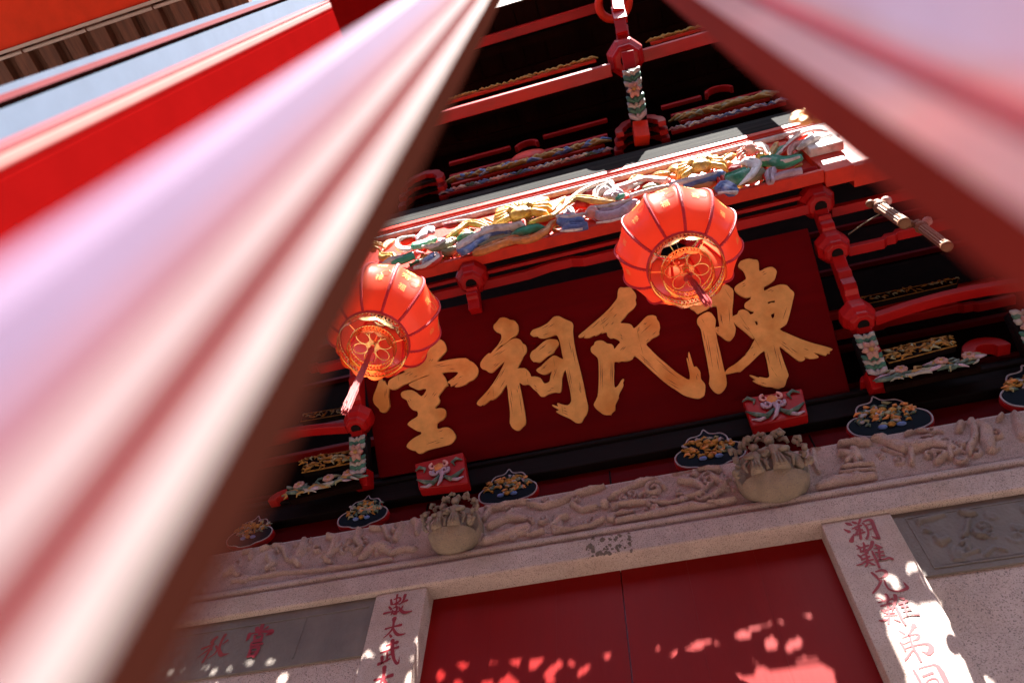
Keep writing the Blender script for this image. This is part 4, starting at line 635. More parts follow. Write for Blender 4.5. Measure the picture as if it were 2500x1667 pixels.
G(C_PNK, 'b', [(1200, 750, 20), (1280, 740, 46), (1350, 740, 20)], .06, .035); G(C_LAV, 'b', [(1280, 690, 16), (1420, 760, 60), (1600, 740, 66), (1760, 640, 40), (1850, 570, 10)], .045, .03); G(C_WHT, 'b', [(1280, 655, 8), (1450, 660, 16), (1620, 620, 16), (1790, 555, 8)], .075); G(C_WHT, 'b', [(1340, 860, 6), (1520, 840, 8), (1700, 790, 6)], .06)
G(C_YEL, 'b', [(1740, 420, 20), (1840, 340, 46), (1940, 300, 16)], .035, .03); G(C_WHT, 'b', [(1560, 430, 16), (1700, 430, 24), (1850, 380, 22), (1980, 320, 18), (2090, 325, 14)], .055)
G(C_WHT, 'c', [(200, 1205, 18), (330, 1160, 16), (560, 1100, 16), (860, 1060, 12)], .06); G(C_PNK, 'c', [(-40, 1130, 20), (120, 1090, 30), (280, 1020, 24), (430, 985, 22), (560, 1000, 22), (670, 1010, 24)], .065); G(REDB, 'c', [(240, 1160, 20), (360, 1080, 24), (480, 1020, 20), (600, 1040, 14)], .04)
G(C_YEL, 'c', [(190, 1070, 20), (270, 1010, 44), (370, 970, 22)], .03, .03); G(C_YEL, 'c', [(430, 990, 8), (560, 945, 30), (720, 925, 26)], .03); G(C_OLV, 'c', [(360, 1110, 14), (480, 1090, 30), (600, 1070, 10)], .045)
G(C_YEL, 'c', [(665, 885, 6), (780, 860, 36), (860, 900, 26), (920, 970, 6)], .045); G(C_ORA, 'c', [(700, 930, 8), (800, 960, 24), (900, 980, 8)], .03); G(C_YEL, 'c', [(1345, 840, 14), (1420, 740, 46), (1555, 675, 8)], .045); G(C_ORA, 'c', [(1370, 850, 10), (1450, 810, 30), (1520, 790, 6)], .035)
G(C_BLU, 'c', [(880, 1080, 16), (1080, 1030, 30), (1250, 980, 34), (1400, 920, 24)], .06); G(C_WHT, 'c', [(700, 1060, 14), (900, 1020, 22), (1080, 985, 20), (1250, 930, 16), (1370, 880, 10)], .075); G(C_ORA, 'c', [(1000, 1110, 20), (1150, 1080, 44), (1300, 1010, 26)], .04)
G(C_WHT, 'c', [(1675, 575, 6), (1800, 565, 22), (1920, 600, 30), (1990, 690, 14)], .035); G(C_YEL, 'c', [(1990, 700, 14), (2030, 610, 34), (2075, 520, 18)], .045); G(C_YEL, 'c', [(1800, 720, 16), (1880, 700, 30), (1910, 680, 10)], .04); G(ROSE, 'c', [(1460, 870, 14), (1550, 860, 40), (1640, 850, 14)], .03)
G(C_GRN, 'c', [(1430, 1020, 40), (1550, 985, 50), (1700, 910, 40)], .055, .035); G(C_OLV, 'c', [(1570, 1020, 30), (1740, 970, 50), (1890, 910, 44)], .04, .03)
G(C_WHT, 'c', [(1600, 790, 8), (1700, 770, 34), (1810, 810, 44), (1780, 900, 30), (1700, 980, 18), (1590, 1060, 6)], .08); G(C_ORA, 'c', [(1640, 820, 10), (1720, 860, 30), (1700, 930, 14)], .06); G(REDB, 'c', [(1300, 960, 20), (1370, 1010, 40), (1390, 1090, 20)], .05)
G(C_BLU, 'c', [(1320, 1130, 26), (1410, 1090, 44), (1500, 1140, 40), (1570, 1120, 14)], .07, .03); G(C_WHT, 'c', [(1320, 1160, 6), (1420, 1150, 8), (1560, 1160, 14)], .085)
G(C_GRN, 'd', [(400, 775, 34), (550, 760, 38), (700, 785, 40), (910, 715, 26)], .065, .035); G(C_WHT, 'd', [(400, 740, 14), (560, 735, 12), (720, 755, 12), (900, 700, 8)], .085); G(C_LAV, 'd', [(530, 1030, 40), (525, 930, 54), (570, 840, 16)], .06, .03); G(C_LAV, 'd', [(560, 975, 20), (700, 930, 22), (930, 880, 22)], .055); G(REDB, 'd', [(440, 820, 20), (460, 920, 34), (500, 1000, 14)], .04)
G(C_WHT, 'd', [(560, 720, 6), (700, 600, 16), (840, 450, 18), (1000, 375, 12), (1160, 355, 12), (1250, 375, 6)], .05); G(REDB, 'd', [(600, 720, 8), (740, 620, 30), (860, 500, 22), (1000, 420, 10)], .04); G(C_GRN, 'd', [(560, 700, 8), (650, 610, 22), (760, 540, 8)], .035)
G(C_PNK, 'd', [(800, 740, 10), (770, 650, 22), (830, 570, 26), (980, 510, 18)], .06); G(C_WHT, 'd', [(880, 600, 14), (1010, 520, 30), (1100, 470, 30), (1170, 440, 10)], .07); G(C_WHT, 'd', [(1060, 560, 14), (1200, 510, 34), (1320, 460, 26), (1400, 430, 10)], .05)
rl = random.Random(21)
for q in range(150):            # small leaves and tendrils filling the gaps between the large forms
    x_ = -1.2 + 2.2 * (q + rl.random()) / 150; z_ = zb0 + 0.09 + 0.46 * rl.random() ** 1.2; a_ = rl.random() * 6.28; l_ = rl.uniform(.035, .075); kk = rl.choice((-1, 1)) * rl.uniform(.5, 1.1)
    m_ = rl.choice([C_YEL, C_YEL, C_YEL, C_ORA, C_ORA, C_OLV, C_GRN, C_WHT, REDB, C_LAV]); mb_ = GRP.setdefault(m_.name, (MB(), m_))[0]
    mb_.tube([Vector((x_ + l_ * (k - 1.5) * .6 * math.cos(a_ + kk * k), YB + .004 - .02 * (1 - abs(k - 1.5) / 1.5), z_ + l_ * (k - 1.5) * .9 * math.sin(a_ + kk * k))) for k in range(4)], [.003, l_ * .2, l_ * .17, .002], m_, 7)
for nm, (mb_, m_) in GRP.items():
    mb_.build('carved_leaves', CB, smooth=True, label='carved leaves painted %s' % nm.replace('paint_', '').replace('_', ' ').replace('rose red paint', 'rose red'))
m = MB(); m.box(1.03, 1.2, YB - 0.07, YB - 0.02, zb0 + 0.22, zb0 + 0.40, C_WHT); m.build('end_block', CB, bevel=0.006)
# black beam above the carved one
zk = zwl + 0.178
m = MB(); pr = [(YB + 0.2, zk), (YB + 0.004, zk), (YB - 0.004, zk + 0.02), (YB + 0.0, zk + 0.2), (YB + 0.012, zk + 0.30), (YB + 0.05, zk + 0.345), (YB + 0.2, zk + 0.35)]
m.prism([(-3.8, y, z) for y, z in pr], (6.4, 0, 0), BEAMK)
m.build('timber_beam', label='weathered black beam with scratches on top of the carved flower beam', cat='beam', bevel=0.003)

# ------------------------------------------------------------------ bracket work under and behind the carved beam
def octa(mb, c, r, h=0.10):
    mb.lathe(c, [(r * 0.62, -h * 0.62), (r * 0.78, -h * 0.5), (r * 0.80, -h * 0.35), (r, -h * 0.1), (r * 1.02, h * 0.1), (r * 1.02, h * 0.5)], RED, 8, ax=(0, 0, 1), rot=math.pi / 8)
    mb.lathe(c - Vector((0, 0, h * 0.64)), [(r * 0.34, -0.004), (r * 0.34, 0.004)], BLACK, 12)
def chain(x, pts, lab, grp, rs, parts=True, wd=0.062):
    """bracket column: stacked octagonal blocks joined by notched arms that step forward as they rise. pts: (y, z)"""
    t = thing('bracket_column', lab, 'bracket column', grp, loc=(x, pts[0][0], pts[0][1]))
    for i, ((y0, z0), (y1, z1)) in enumerate(zip(pts[:-1], pts[1:])):
        m = MB(); a = Vector((x, y0, z0)); b = Vector((x, y1, z1)); d = b - a
        up = d.cross(Vector((1, 0, 0))).normalized(); P = []
        q = [(0, 0), (0.28, 0), (0.34, 0.014), (0.42, 0.020), (0.52, 0.006), (0.60, 0.018), (0.66, 0.0), (1, 0)]
        top = [a + d * u + up * (0.03 + v) for u, v in q]; bot = [a + d * u - up * 0.03 for u, v in q]
        if up.z > 0: top = [a + d * u - up * (0.03 + v) for u, v in q]; bot = [a + d * u + up * 0.03 for u, v in q]
        m.prism([p - Vector((wd / 2, 0, 0)) for p in top + bot[::-1]], (wd, 0, 0), RED); m.build('bracket_arm', t, bevel=0.004)
    for (y, z), r in zip(pts, rs):
        if r: m = MB(); octa(m, Vector((x, y, z)), r); m.build('octagonal_block', t, bevel=0.003)
    return t
W_SH = mat('shaded_white_paint', (0.33, 0.30, 0.27), 0.6, var=0.35, vscale=30); Y_SH = mat('shaded_yellow_paint', (0.36, 0.20, 0.05), 0.6, var=0.3, vscale=30); P_SH = mat('shaded_pink_paint', (0.42, 0.22, 0.18), 0.6, var=0.3, vscale=30); G_SH = mat('shaded_green_paint', (0.04, 0.14, 0.10), 0.6, var=0.4, vscale=30)  # darker copies of the carving paints, shade of the bracket tier included
def hang_flower(t, a, b, wd, C_WHT=None, C_GRN=None, C_LAV=None, C_PNK=None, C_YEL=None):
    C_WHT, C_GRN, C_LAV, C_PNK, C_YEL = W_SH, G_SH, C_LAVR, P_SH, Y_SH
    """painted carved leaf and flower ornament down the front of a bracket end"""
    a = Vector(a); b = Vector(b); d = b - a; n_ = d.cross(Vector((1, 0, 0))).normalized()
    if n_.y > 0: n_ = -n_
    m = MB(); m.bar(a, b, wd * 0.95, 0.07, BLACK, up=n_)
    for k, (u, mm) in enumerate([(0.1, C_WHT), (0.2, C_GRN), (0.32, C_WHT), (0.62, C_GRN), (0.74, C_WHT), (0.84, C_GRN), (0.95, C_LAV)]):
        for s in (-1, 1):
            c = a + d * u + n_ * 0.042; m.tube([c + d * 0.07, c + Vector((s * wd * 0.38, 0, 0)) + n_ * .006 - d * 0.02, c + Vector((s * wd * 0.5, 0, 0)) - d * 0.09], [wd * .1, wd * .17, wd * .04], mm, 7)
        m.tube([c + d * 0.05, c + n_ * 0.008, c - d * 0.07], [wd * .06, wd * .13, wd * .03], mm, 7)
    c = a + d * 0.46 + n_ * 0.055
    for k in range(6):
        e = Vector((math.cos(k * 1.047), 0, 0)) * wd * 0.42 + d.normalized() * math.sin(k * 1.047) * wd * 0.55; m.tube([c, c + e * .6 + n_ * .008, c + e * 1.05], [wd * .08, wd * .19, wd * .05], C_PNK, 8)
    m.ball(c + n_ * 0.014, wd * 0.14, C_YEL); m.build('carved_flower_end', t, smooth=True)
def Yx(px, py, x): p = onX(px, py, x); return (p.y, p.z)
def Yy(px, py, y): p = onY(px, py, y); return (p.y, p.z)
gr = 'bracket columns either side of the name board'
XRt = 0.98; Rr = [Yx(2122, 925, 0.945 if 0 else 0.95), (2.0, Z0 + 2.994), (1.78, Z0 + 3.31), (1.62, Z0 + 3.53), (1.5, Z0 + 3.56)]
Rr[0] = (2.18, Z0 + 2.73)
t = chain(0.98, [Rr[0], Rr[1], Rr[2], Rr[3]], 'tall red bracket column of octagonal blocks along the right edge of the name board', gr, [0, 0.078, 0.080, 0.088])
hang_flower(t, (0.965, 2.05, Z0 + 2.915), (0.965, 2.165, Z0 + 2.75), 0.085)
m = MB(); m.bar((0.965, 2.16, Z0 + 2.775), (0.965, 2.21, Z0 + 2.70), 0.085, 0.085, RED); m.bar((0.98, 1.62, Z0 + 3.53), (0.98, 1.50, Z0 + 3.66), 0.08, 0.08, RED); m.build('bracket_foot', t, bevel=0.004)
t = chain(-1.545, [Rr[0], Rr[1], Rr[2], Rr[3]], 'tall red bracket column below the left lantern tassel, along the left edge of the name board', gr, [0, 0.078, 0.080, 0.088])
hang_flower(t, (-1.535, 2.05, Z0 + 2.915), (-1.535, 2.165, Z0 + 2.75), 0.085)
m = MB(); m.bar((-1.535, 2.16, Z0 + 2.775), (-1.535, 2.21, Z0 + 2.70), 0.085, 0.085, RED); m.bar((-1.545, 1.62, Z0 + 3.53), (-1.545, 1.50, Z0 + 3.66), 0.08, 0.08, RED); m.build('bracket_foot', t, bevel=0.004)
t = chain(1.93, [(2.18, Z0 + 2.73), (2.0, Z0 + 2.994), (1.78, Z0 + 3.31), (1.62, Z0 + 3.53)], 'red bracket column at the far right edge, half veiled by the blurred post', gr, [0, 0.078, 0.080, 0.088])
hang_flower(t, (1.60, 2.05, Z0 + 2.86), (1.60, 2.165, Z0 + 2.70), 0.10)
for x_, lab in ((-0.83, 'short red bracket column above the top edge of the name board, right of the left lantern'), (0.33, 'short red bracket column above the name board, behind the right lantern')):
    t = chain(x_, [(1.69, Z0 + 3.33), (1.58, Z0 + 3.50), (1.5, Z0 + 3.62)], lab, 'short bracket columns above the name board', [0, 0.09, 0])
# horizontal bars between columns
def zbar(x0, x1, y0, z0, dp, ht, bumps, lab, m_=RED, grp='red cross bars of the bracket work', bh=0.03, arch=0.0):
    pr = []
    n = 40
    for i in range(n + 1):
        u = i / n; x = x0 + (x1 - x0) * u; z = z0 + arch * math.sin(math.pi * u)
        for (c, hw) in bumps:
            dd = abs(u - c) / hw
            if dd < 1: z += bh * (1 if dd < 0.75 else 0.5)
        pr.append((x, z))
    m = MB(); pts = [Vector((x, y0, z)) for x, z in pr] + [Vector((x, y0, z + ht)) for x, z in pr[::-1]]
    # build as strip so the concave outline is safe
    vs = []; fs = []
    for x, z in pr: vs += [(x, y0, z), (x, y0, z + ht), (x, y0 + dp, z + ht), (x, y0 + dp, z)]
    for i in range(n):
        a = 4 * i
        for j in range(4): fs.append((a + j, a + (j + 1) % 4, a + 4 + (j + 1) % 4, a + 4 + j))
    fs += [(3, 2, 1, 0), (4 * n, 4 * n + 1, 4 * n + 2, 4 * n + 3)]
    m.add(vs, fs, m_); return m.build('cross_bar', label=lab, cat='beam', group=grp, bevel=0.003)
zbar(-1.5, 0.93, 1.60, Z0 + 3.475, 0.05, 0.035, [(0.0, .05), (0.47, 0.05), (0.78, 0.06)], 'red notched bar right above the name board, running behind the right lantern')
zbar(-1.5, 0.93, 1.57, Z0 + 3.53, 0.02, 0.03, [], 'plain dark red bar just under the carved flower beam')
zbar(1.04, 1.9, 1.66, Z0 + 3.50, 0.05, 0.04, [], 'red bar right of the carved beam end, level with the board top')
zbar(1.05, 1.87, 1.79, Z0 + 3.30, 0.05, 0.035, [(0.5, .3)], 'red bar with a raised middle right of the second octagonal block', bh=0.05)
zbar(1.05, 1.87, 2.0, Z0 + 2.975, 0.05, 0.04, [], 'curved red bar under the slim gold scroll panel at the right', arch=0.06)
zbar(1.0, 1.9, 2.35, Z0 + 3.62, 0.05, 0.03, [], 'dim red bar deep in the right bay, upper one'); zbar(1.0, 1.9, 2.35, Z0 + 3.42, 0.05, 0.03, [(0.5, .3)], 'dim red bar deep in the right bay, lower one')
zbar(-2.45, -1.62, 2.0, Z0 + 2.975, 0.05, 0.04, [], 'curved red bar in the left bay below the left lantern', arch=0.06)
zbar(-2.45, -1.62, 1.79, Z0 + 3.30, 0.05, 0.035, [(0.5, .3)], 'red bar beside the left lantern, veiled by the blurred post', bh=0.05)
zbar(-2.5, -1.62, 2.35, Z0 + 3.52, 0.05, 0.03, [(0.5, .3)], 'dim red bar deep in the left bay, upper one'); zbar(-2.5, -1.62, 2.35, Z0 + 3.30, 0.05, 0.03, [], 'dim red bar deep in the left bay, lower one')
# gilded and painted carved panels
def carving(name_, q, y, lab, cols, n, seed, back=None, cat='carved panel', grp=None, thick=0.03, sz=1.0, frame=None):
    """q: four photo pixels (tl, tr, br, bl) on the plane y; filled with small carved curls"""
    rnd = random.Random(seed); P = [onY(p[0], p[1], y) for p in q]; c = (P[0] + P[2]) / 2
    t = thing('carved_plaque', lab, cat, grp, loc=c); m = MB()
    m.prism([p for p in P], (0, thick, 0), back or D_BLU); m.build('backing', t, bevel=0.002)
    H = ((P[0] - P[3]).length + (P[1] - P[2]).length) / 2; W = (P[1] - P[0]).length; m = MB()
    for i in range(n):
        u = (i + rnd.random()) / n; v = rnd.random() * 0.8 + 0.1; b = P[3].lerp(P[2], u).lerp(P[0].lerp(P[1], u), v) + Vector((0, -0.006, 0)); l = H * rnd.uniform(0.22, 0.5) * sz; a = rnd.random() * 6.28; k = rnd.choice((-1, 1)) * rnd.uniform(0.5, 1.2)
        pts = [b + Vector((l * 0.5 * (j - 1.5) * math.cos(a + k * j * 0.6), -0.012 * (1 - abs(j - 1.5) / 2), l * 0.35 * (j - 1.5) * math.sin(a + k * j * 0.6))) for j in range(4)]
        m.tube(pts, [l * .05, l * .16, l * .15, l * .04], rnd.choice(cols), 7)
    m.build('relief_carving', t, smooth=True)
    if frame:
        m = MB(); m.tube([p + Vector((0, -0.004, 0)) for p in P], H * 0.035, frame, 6, closed=True); m.build('rim', t)
    return t
gp = 'gilded carved panels in the bracket work'
carving('p', [(2105, 727), (2340, 680), (2336, 694), (2112, 745)], 2.08, 'slim black panel with gold scrolls above the curved red bar at the right', [GOLDC, GOLDC, C_OLV], 34, 1, BLACK, grp=gp, frame=GOLDC)
carving('p', [(2142, 860), (2310, 822), (2335, 845), (2170, 888)], 2.12, 'gold and black carved plaque in the right bay', [GOLDC, GOLDC, GOLDC, C_OLV], 60, 2, BLACK, grp=gp, frame=GOLDC)
FL = 'painted flower carvings along the black beam'
def florals(q, y, lab, seed, n=46):
    rnd = random.Random(seed); P = [onY(p[0], p[1], y) for p in q]; c = (P[0] + P[2]) / 2
    C_WHT, C_YEL, C_PNK = W_SH, Y_SH, P_SH; t = thing('flower_carving', lab, 'carving', FL, loc=c); m = MB(); m.prism(P, (0, 0.03, 0), DARK); m.build('backing', t); m = MB(); H = (P[0] - P[3]).length
    for i in range(n):
        u = (i + rnd.random()) / n; v = 0.15 + 0.7 * rnd.random(); b = P[3].lerp(P[2], u).lerp(P[0].lerp(P[1], u), v) + Vector((0, -0.01, 0)); l = H * rnd.uniform(.35, .75); a = rnd.uniform(-.7, .7) + rnd.choice((0, math.pi)); k = rnd.uniform(-.5, .5)
        m.tube([b + Vector((l * .5 * (j - 1.5) * math.cos(a + k * j), -0.014 * (1 - abs(j - 1.5) / 2), l * .3 * (j - 1.5) * math.sin(a + k * j))) for j in range(4)], [l * .05, l * .13, l * .12, l * .03], rnd.choice([C_GRN2, C_GRN2, C_WHT, C_LAV, C_YEL, C_OLV]), 7)
    for u in (.2, .62, .9):
        b = P[3].lerp(P[2], u).lerp(P[0].lerp(P[1], u), .7) + Vector((0, -.025, 0))
        for k in range(7): a = k * 2 * math.pi / 7; m.ball(b + Vector((H * .17 * math.cos(a), 0, H * .14 * math.sin(a))), (H * .12, .01, H * .1), C_PNK, 8, 5)
        m.ball(b, (H * .08, .016, H * .08), C_YEL, 8, 5)
    m.build('leaves_and_flowers', t, smooth=True)
florals([(2150, 912), (2385, 865), (2395, 895), (2162, 945)], 2.15, 'painted flower and leaf carving on the black beam in the right bay', 3)
florals([(700, 1192), (868, 1150), (880, 1182), (705, 1222)], 2.15, 'painted flower and leaf carving on the black beam in the left bay', 4, 34)
carving('p', [(745, 1120), (862, 1100), (866, 1130), (738, 1155)], 2.12, 'gold and black carved plaque in the left bay', [GOLDC, GOLDC, C_OLV], 44, 5, BLACK, grp=gp, frame=GOLDC)
carving('p', [(740, 1012), (850, 995), (852, 1010), (735, 1030)], 2.08, 'slim black panel with gold scrolls in the left bay', [GOLDC, GOLDC, C_OLV], 20, 6, BLACK, grp=gp, frame=GOLDC)
def bulge(px, py, y, rx, rz, lab, grp='rounded red bracket ends', m_=RED):
    c = onY(px, py, y); m = MB(); pts = [(rx * math.cos(a), rz * math.sin(a)) for a in [i * math.pi / 10 for i in range(11)]]
    m.prism([c + Vector((u, 0, v)) for u, v in pts] + [c + Vector((u * .45, 0, v * .4)) for u, v in pts[::-1]], (0, 0.06, 0), m_)
    return m.build('bracket_end', label=lab, cat='bracket', group=grp, bevel=0.004)
bulge(2140, 925, 2.2, 0.07, 0.06, 'small rounded red bracket end right of the flower ended column'); bulge(2410, 850, 2.2, 0.1, 0.09, 'rounded red bracket end at the right end of the gold plaque'); bulge(690, 1215, 2.2, 0.09, 0.07, 'rounded red bracket end left of the left bay flower carving')
# ------------------------------------------------------------------ upper tier above the black beam
ZC = Z0
def ubar(a, b, y, hpx, dp, lab, m_=RED, grp='red cross bars above the black beam', ext=None):
    """a straight bar seen from below; a, b: photo pixels of its lower front edge"""
    P = onY(a[0], a[1], y); R = onY(b[0], b[1], y); z = (P.z + R.z) / 2; m = MB()
    m.box(P.x, R.x, y, y + dp, z, z + hpx, m_)
    return m.build('cross_bar', label=lab, cat='beam', group=grp, bevel=0.004), z
ubar((850, 345), (1488, 152), 1.07, 0.06, 0.085, 'broad bright red bar with a gold carved strip, left of the octagonal block'); ubar((1556, 130), (2100, -30), 1.07, 0.06, 0.085, 'broad bright red bar with a gold carved strip, right of the octagonal block')
ubar((950, 160), (1458, 8), 0.80, 0.06, 0.075, 'upper bright red bar meeting the red ring at the top'); ubar((1180, 8), (1440, -70), 0.66, 0.05, 0.06, 'topmost red bar cut off by the upper edge of the picture')
def gstrip(a, b, y, ht, lab, seed, cols, n, back=REDB):
    P = onY(*a, y); R = onY(*b, y); z = (P.z + R.z) / 2; rnd = random.Random(seed); t = thing('carved_strip', lab, 'carving', 'gilded and painted strips above the black beam', loc=P); m = MB(); m.box(P.x, R.x, y, y + 0.02, z, z + ht, back); m.build('backing', t); m = MB()
    for i in range(n):
        x = P.x + (R.x - P.x) * (i + rnd.random()) / n; zz = z + ht * rnd.uniform(.2, .8); l = ht * rnd.uniform(.5, 1.1); a_ = rnd.uniform(-.8, .8)
        m.tube([Vector((x - l * math.cos(a_), y - .004, zz - .3 * l * math.sin(a_))), Vector((x, y - .02, zz + .1 * l)), Vector((x + l * math.cos(a_), y - .004, zz + .3 * l * math.sin(a_)))], [l * .08, l * .22, l * .06], rnd.choice(cols), 6)
    m.build('relief_carving', t, smooth=True)
gstrip((1085, 250), (1455, 148), 1.16, 0.06, 'thin gold carved strip above the broad red bar, left of the octagonal block', 11, [GOLDC], 44); gstrip((1588, 104), (1760, 58), 1.16, 0.06, 'thin gold carved strip above the broad red bar, right of the octagonal block', 12, [GOLDC], 26)
gstrip((1100, 455), (1475, 350), 1.56, 0.10, 'gold carved strip just above the black beam, left part', 13, [GOLDC, GOLDC, GOLDC, C_BLU], 60); gstrip((1660, 297), (1880, 240), 1.56, 0.11, 'gold scroll strip just above the black beam, right of the flower hung bracket', 14, [GOLDC, GOLDC, C_OLV], 34)
gstrip((1075, 482), (1490, 366), 1.53, 0.05, 'strip of small white and blue carved clouds on the black beam, left part', 15, [C_WHT, C_LAV, C_BLU, C_PNK, C_GRN2], 52, RED); gstrip((1640, 322), (1920, 250), 1.53, 0.05, 'strip of small white and blue carved clouds on the black beam, right part', 16, [C_WHT, C_LAV, C_BLU], 34, RED)
for a, b, lab in (((1095, 400), (1245, 358), 'narrow dim red bar above the left gold strip, left of its bump'), ((1325, 335), (1482, 290), 'narrow dim red bar above the left gold strip, right of its bump'), ((1615, 262), (1712, 235), 'narrow dim red bar right of the scalloped brackets'), ((1095, 435), (1482, 326), 'lower narrow red bar behind the left gold strip'), ((1640, 285), (1860, 222), 'lower narrow red bar behind the right gold strip')):
    ubar(a, b, 1.60, 0.045, 0.03, lab)
def arc(px, py, y, rx, rz, wd, lab, m_=RED, a0=0.0, a1=math.pi, dp=0.05, scal=0, grp='curved red brackets above the black beam', t=None):
    c = onY(px, py, y); m = MB(); n = 24; vs = []; fs = []
    for i in range(n + 1):
        a = a0 + (a1 - a0) * i / n; k = 1 + (0.07 * abs(math.sin(scal * a)) if scal else 0)
        for q in (1.0 * k, (1 - wd) * k):
            for yy in (0, dp): vs.append(c + Vector((rx * q * math.cos(a), yy, rz * q * math.sin(a))))
    for i in range(n):
        b = 4 * i; fs += [(b, b + 1, b + 5, b + 4), (b + 2, b + 6, b + 7, b + 3), (b, b + 4, b + 6, b + 2), (b + 1, b + 3, b + 7, b + 5)]
    fs += [(0, 2, 3, 1), (4 * n, 4 * n + 1, 4 * n + 3, 4 * n + 2)]; m.add(vs, fs, m_)
    if t is not None: return m.build('curved_arm', t, bevel=0.003)
    return m.build('curved_bracket', label=lab, cat='bracket', group=grp, bevel=0.003)
arc(1285, 352, 1.58, 0.10, 0.12, 0.22, 'half round red bracket bump above the left gold strip'); arc(1755, 220, 1.58, 0.11, 0.14, 0.2, 'half round red bracket bump above the right gold scroll strip')
m = MB(); c = onY(1290, 382, 1.575); m.ball(c, (0.14, 0.04, 0.09), REDB, 16, 8); m.build('curved_bracket', label='glossy red swelling below the half round bump at the left', cat='bracket', group='curved red brackets above the black beam', smooth=True)
for (cx, lab, s) in ((1568, 'nested scalloped red brackets under the hanging flower end, behind the black beam', 1.0), (1030, 'nested scalloped red brackets at the left end of the black beam, beside the blurred post', 1.0)):
    yy0 = 350 if cx > 1200 else 487
    c = onY(cx, yy0, 1.53); t = thing('scalloped_bracket', lab, 'bracket', 'scalloped bracket nests on the black beam', loc=c)
    for k, (rx, dz, yv) in enumerate(((0.185, 0, 1.53), (0.175, -22, 1.47), (0.165, -44, 1.41))):
        arc(cx - 2 * k, yy0 + dz + 4, yv, rx, 0.30 - 0.02 * k, 0.30, '', RED, 0, math.pi, 0.035, 5, t=t)
        m = MB(); cc = onY(cx, yy0 + dz + 4, yv + 0.04); m.prism([cc + Vector((rx * .8 * math.cos(a), 0, 0.24 * math.sin(a))) for a in [i * math.pi / 12 for i in range(13)]], (0, 0.02, 0), BLACK); m.build('black_infill', t)
xu = 0.285
UP = thing('flower_hung_bracket', 'red bracket arm with ring, octagonal block and hanging painted flower end, top centre', 'bracket column', loc=(xu, 1.5, Z0 + 4.85))
def UX(px, py): return onX(px, py, xu)
def uarm(a, b, wd, th, m_=RED):
    m = MB(); A_ = onY(*a[:2], a[2]); B_ = onY(*b[:2], b[2]); m.bar(A_, B_, wd, th, m_); return m.build('bracket_arm', UP, bevel=0.005)
a1 = (1500, -60, 0.62); a2 = (1510, 30, 0.80); a3 = (1512, 48, 0.84); a4 = (1520, 85, 0.93); 
uarm(a1, a2, 0.085, 0.05); uarm((1508, 22, .79), (1516, 52, .85), 0.095, 0.05); uarm(a3, a4, 0.08, 0.05); uarm((1517, 66, .89), (1523, 108, .99), 0.09, 0.045); uarm((1532, 130, 1.03), (1541, 182, 1.15), 0.085, 0.05)
m = MB(); octa(m, onY(1528, 142, 1.08), 0.135, 0.13); m.build('octagonal_block', UP, bevel=0.004)
m = MB(); cc = onY(1498, 8, 0.78); m.tube([cc + Vector((0.115 * math.cos(a), 0.115 * math.sin(a), 0)) for a in [i * 2 * math.pi / 24 for i in range(24)]], 0.032, REDB, 10, closed=True); m.build('ring', UP, smooth=True)
A_ = onY(1541, 176, 1.13); B_ = onY(1560, 298, 1.40); hang_flower(UP, A_, B_, 0.115)
m = MB(); c0 = onY(1562, 306, 1.42); c1 = onY(1568, 345, 1.49); m.bar(c0, c1, 0.10, 0.09, REDB)
m.build('bracket_foot', UP, bevel=0.006)
# ceiling over the bracket tiers, its edge casts the shade on the black beam
TZ = S.z / -S.y
YE, ZE = 0.42, Z0 + 4.64 + (1.5 - 0.42) * TZ
m = MB()
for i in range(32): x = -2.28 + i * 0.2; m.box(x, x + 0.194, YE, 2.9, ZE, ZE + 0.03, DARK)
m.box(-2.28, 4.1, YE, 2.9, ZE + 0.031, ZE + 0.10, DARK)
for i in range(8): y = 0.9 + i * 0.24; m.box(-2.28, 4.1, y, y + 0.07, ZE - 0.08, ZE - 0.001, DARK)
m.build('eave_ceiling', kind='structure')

# ------------------------------------------------------------------ unseen board added over the court, its holes shape the flecks of light
def sunhit(P, y): k = (P.y - y) / -S.y; return P + S * k
FR = thing('added_fleck_board', 'unseen timber board added at the eave edge, its holes cut to shape the sun flecks', 'added light mask', loc=(0, YE, Z0 + 5.6))
holes = []
def hole(x0, y0, s, pts, y=2.282):
    q = [sunhit(onY(p[0], p[1], y), YE + 0.0) for p in Q(x0, y0, s, pts)]; holes.append([(p.x, p.z) for p in q])
h1 = lambda pts, y=2.282: hole(1000, 1350, 2.352, pts, y)
h1([(268, 625), (338, 625), (330, 655), (300, 672), (275, 655)]); h1([(456, 615), (505, 612), (502, 640), (460, 640)]); h1([(562, 608), (632, 605), (618, 655), (575, 640)]); h1([(683, 605), (760, 598), (765, 620), (700, 675), (685, 665)])
h1([(775, 690), (800, 655), (850, 620), (868, 625), (865, 665), (825, 690), (830, 740), (790, 745)]); h1([(903, 608), (955, 628), (935, 658), (915, 650)]); h1([(958, 690), (985, 650), (1030, 640), (1035, 660), (985, 705), (965, 710)]); h1([(1092, 572), (1148, 570), (1145, 612), (1125, 615)]); h1([(1150, 625), (1168, 625), (1165, 645), (1152, 643)])
h1([(155, 690), (175, 668), (200, 690), (190, 725), (165, 735), (155, 715)]); h1([(245, 725), (290, 722), (300, 800), (250, 790)]); h1([(410, 740), (465, 725), (500, 790), (430, 800)]); h1([(510, 738), (570, 690), (615, 735), (600, 800), (530, 790)])
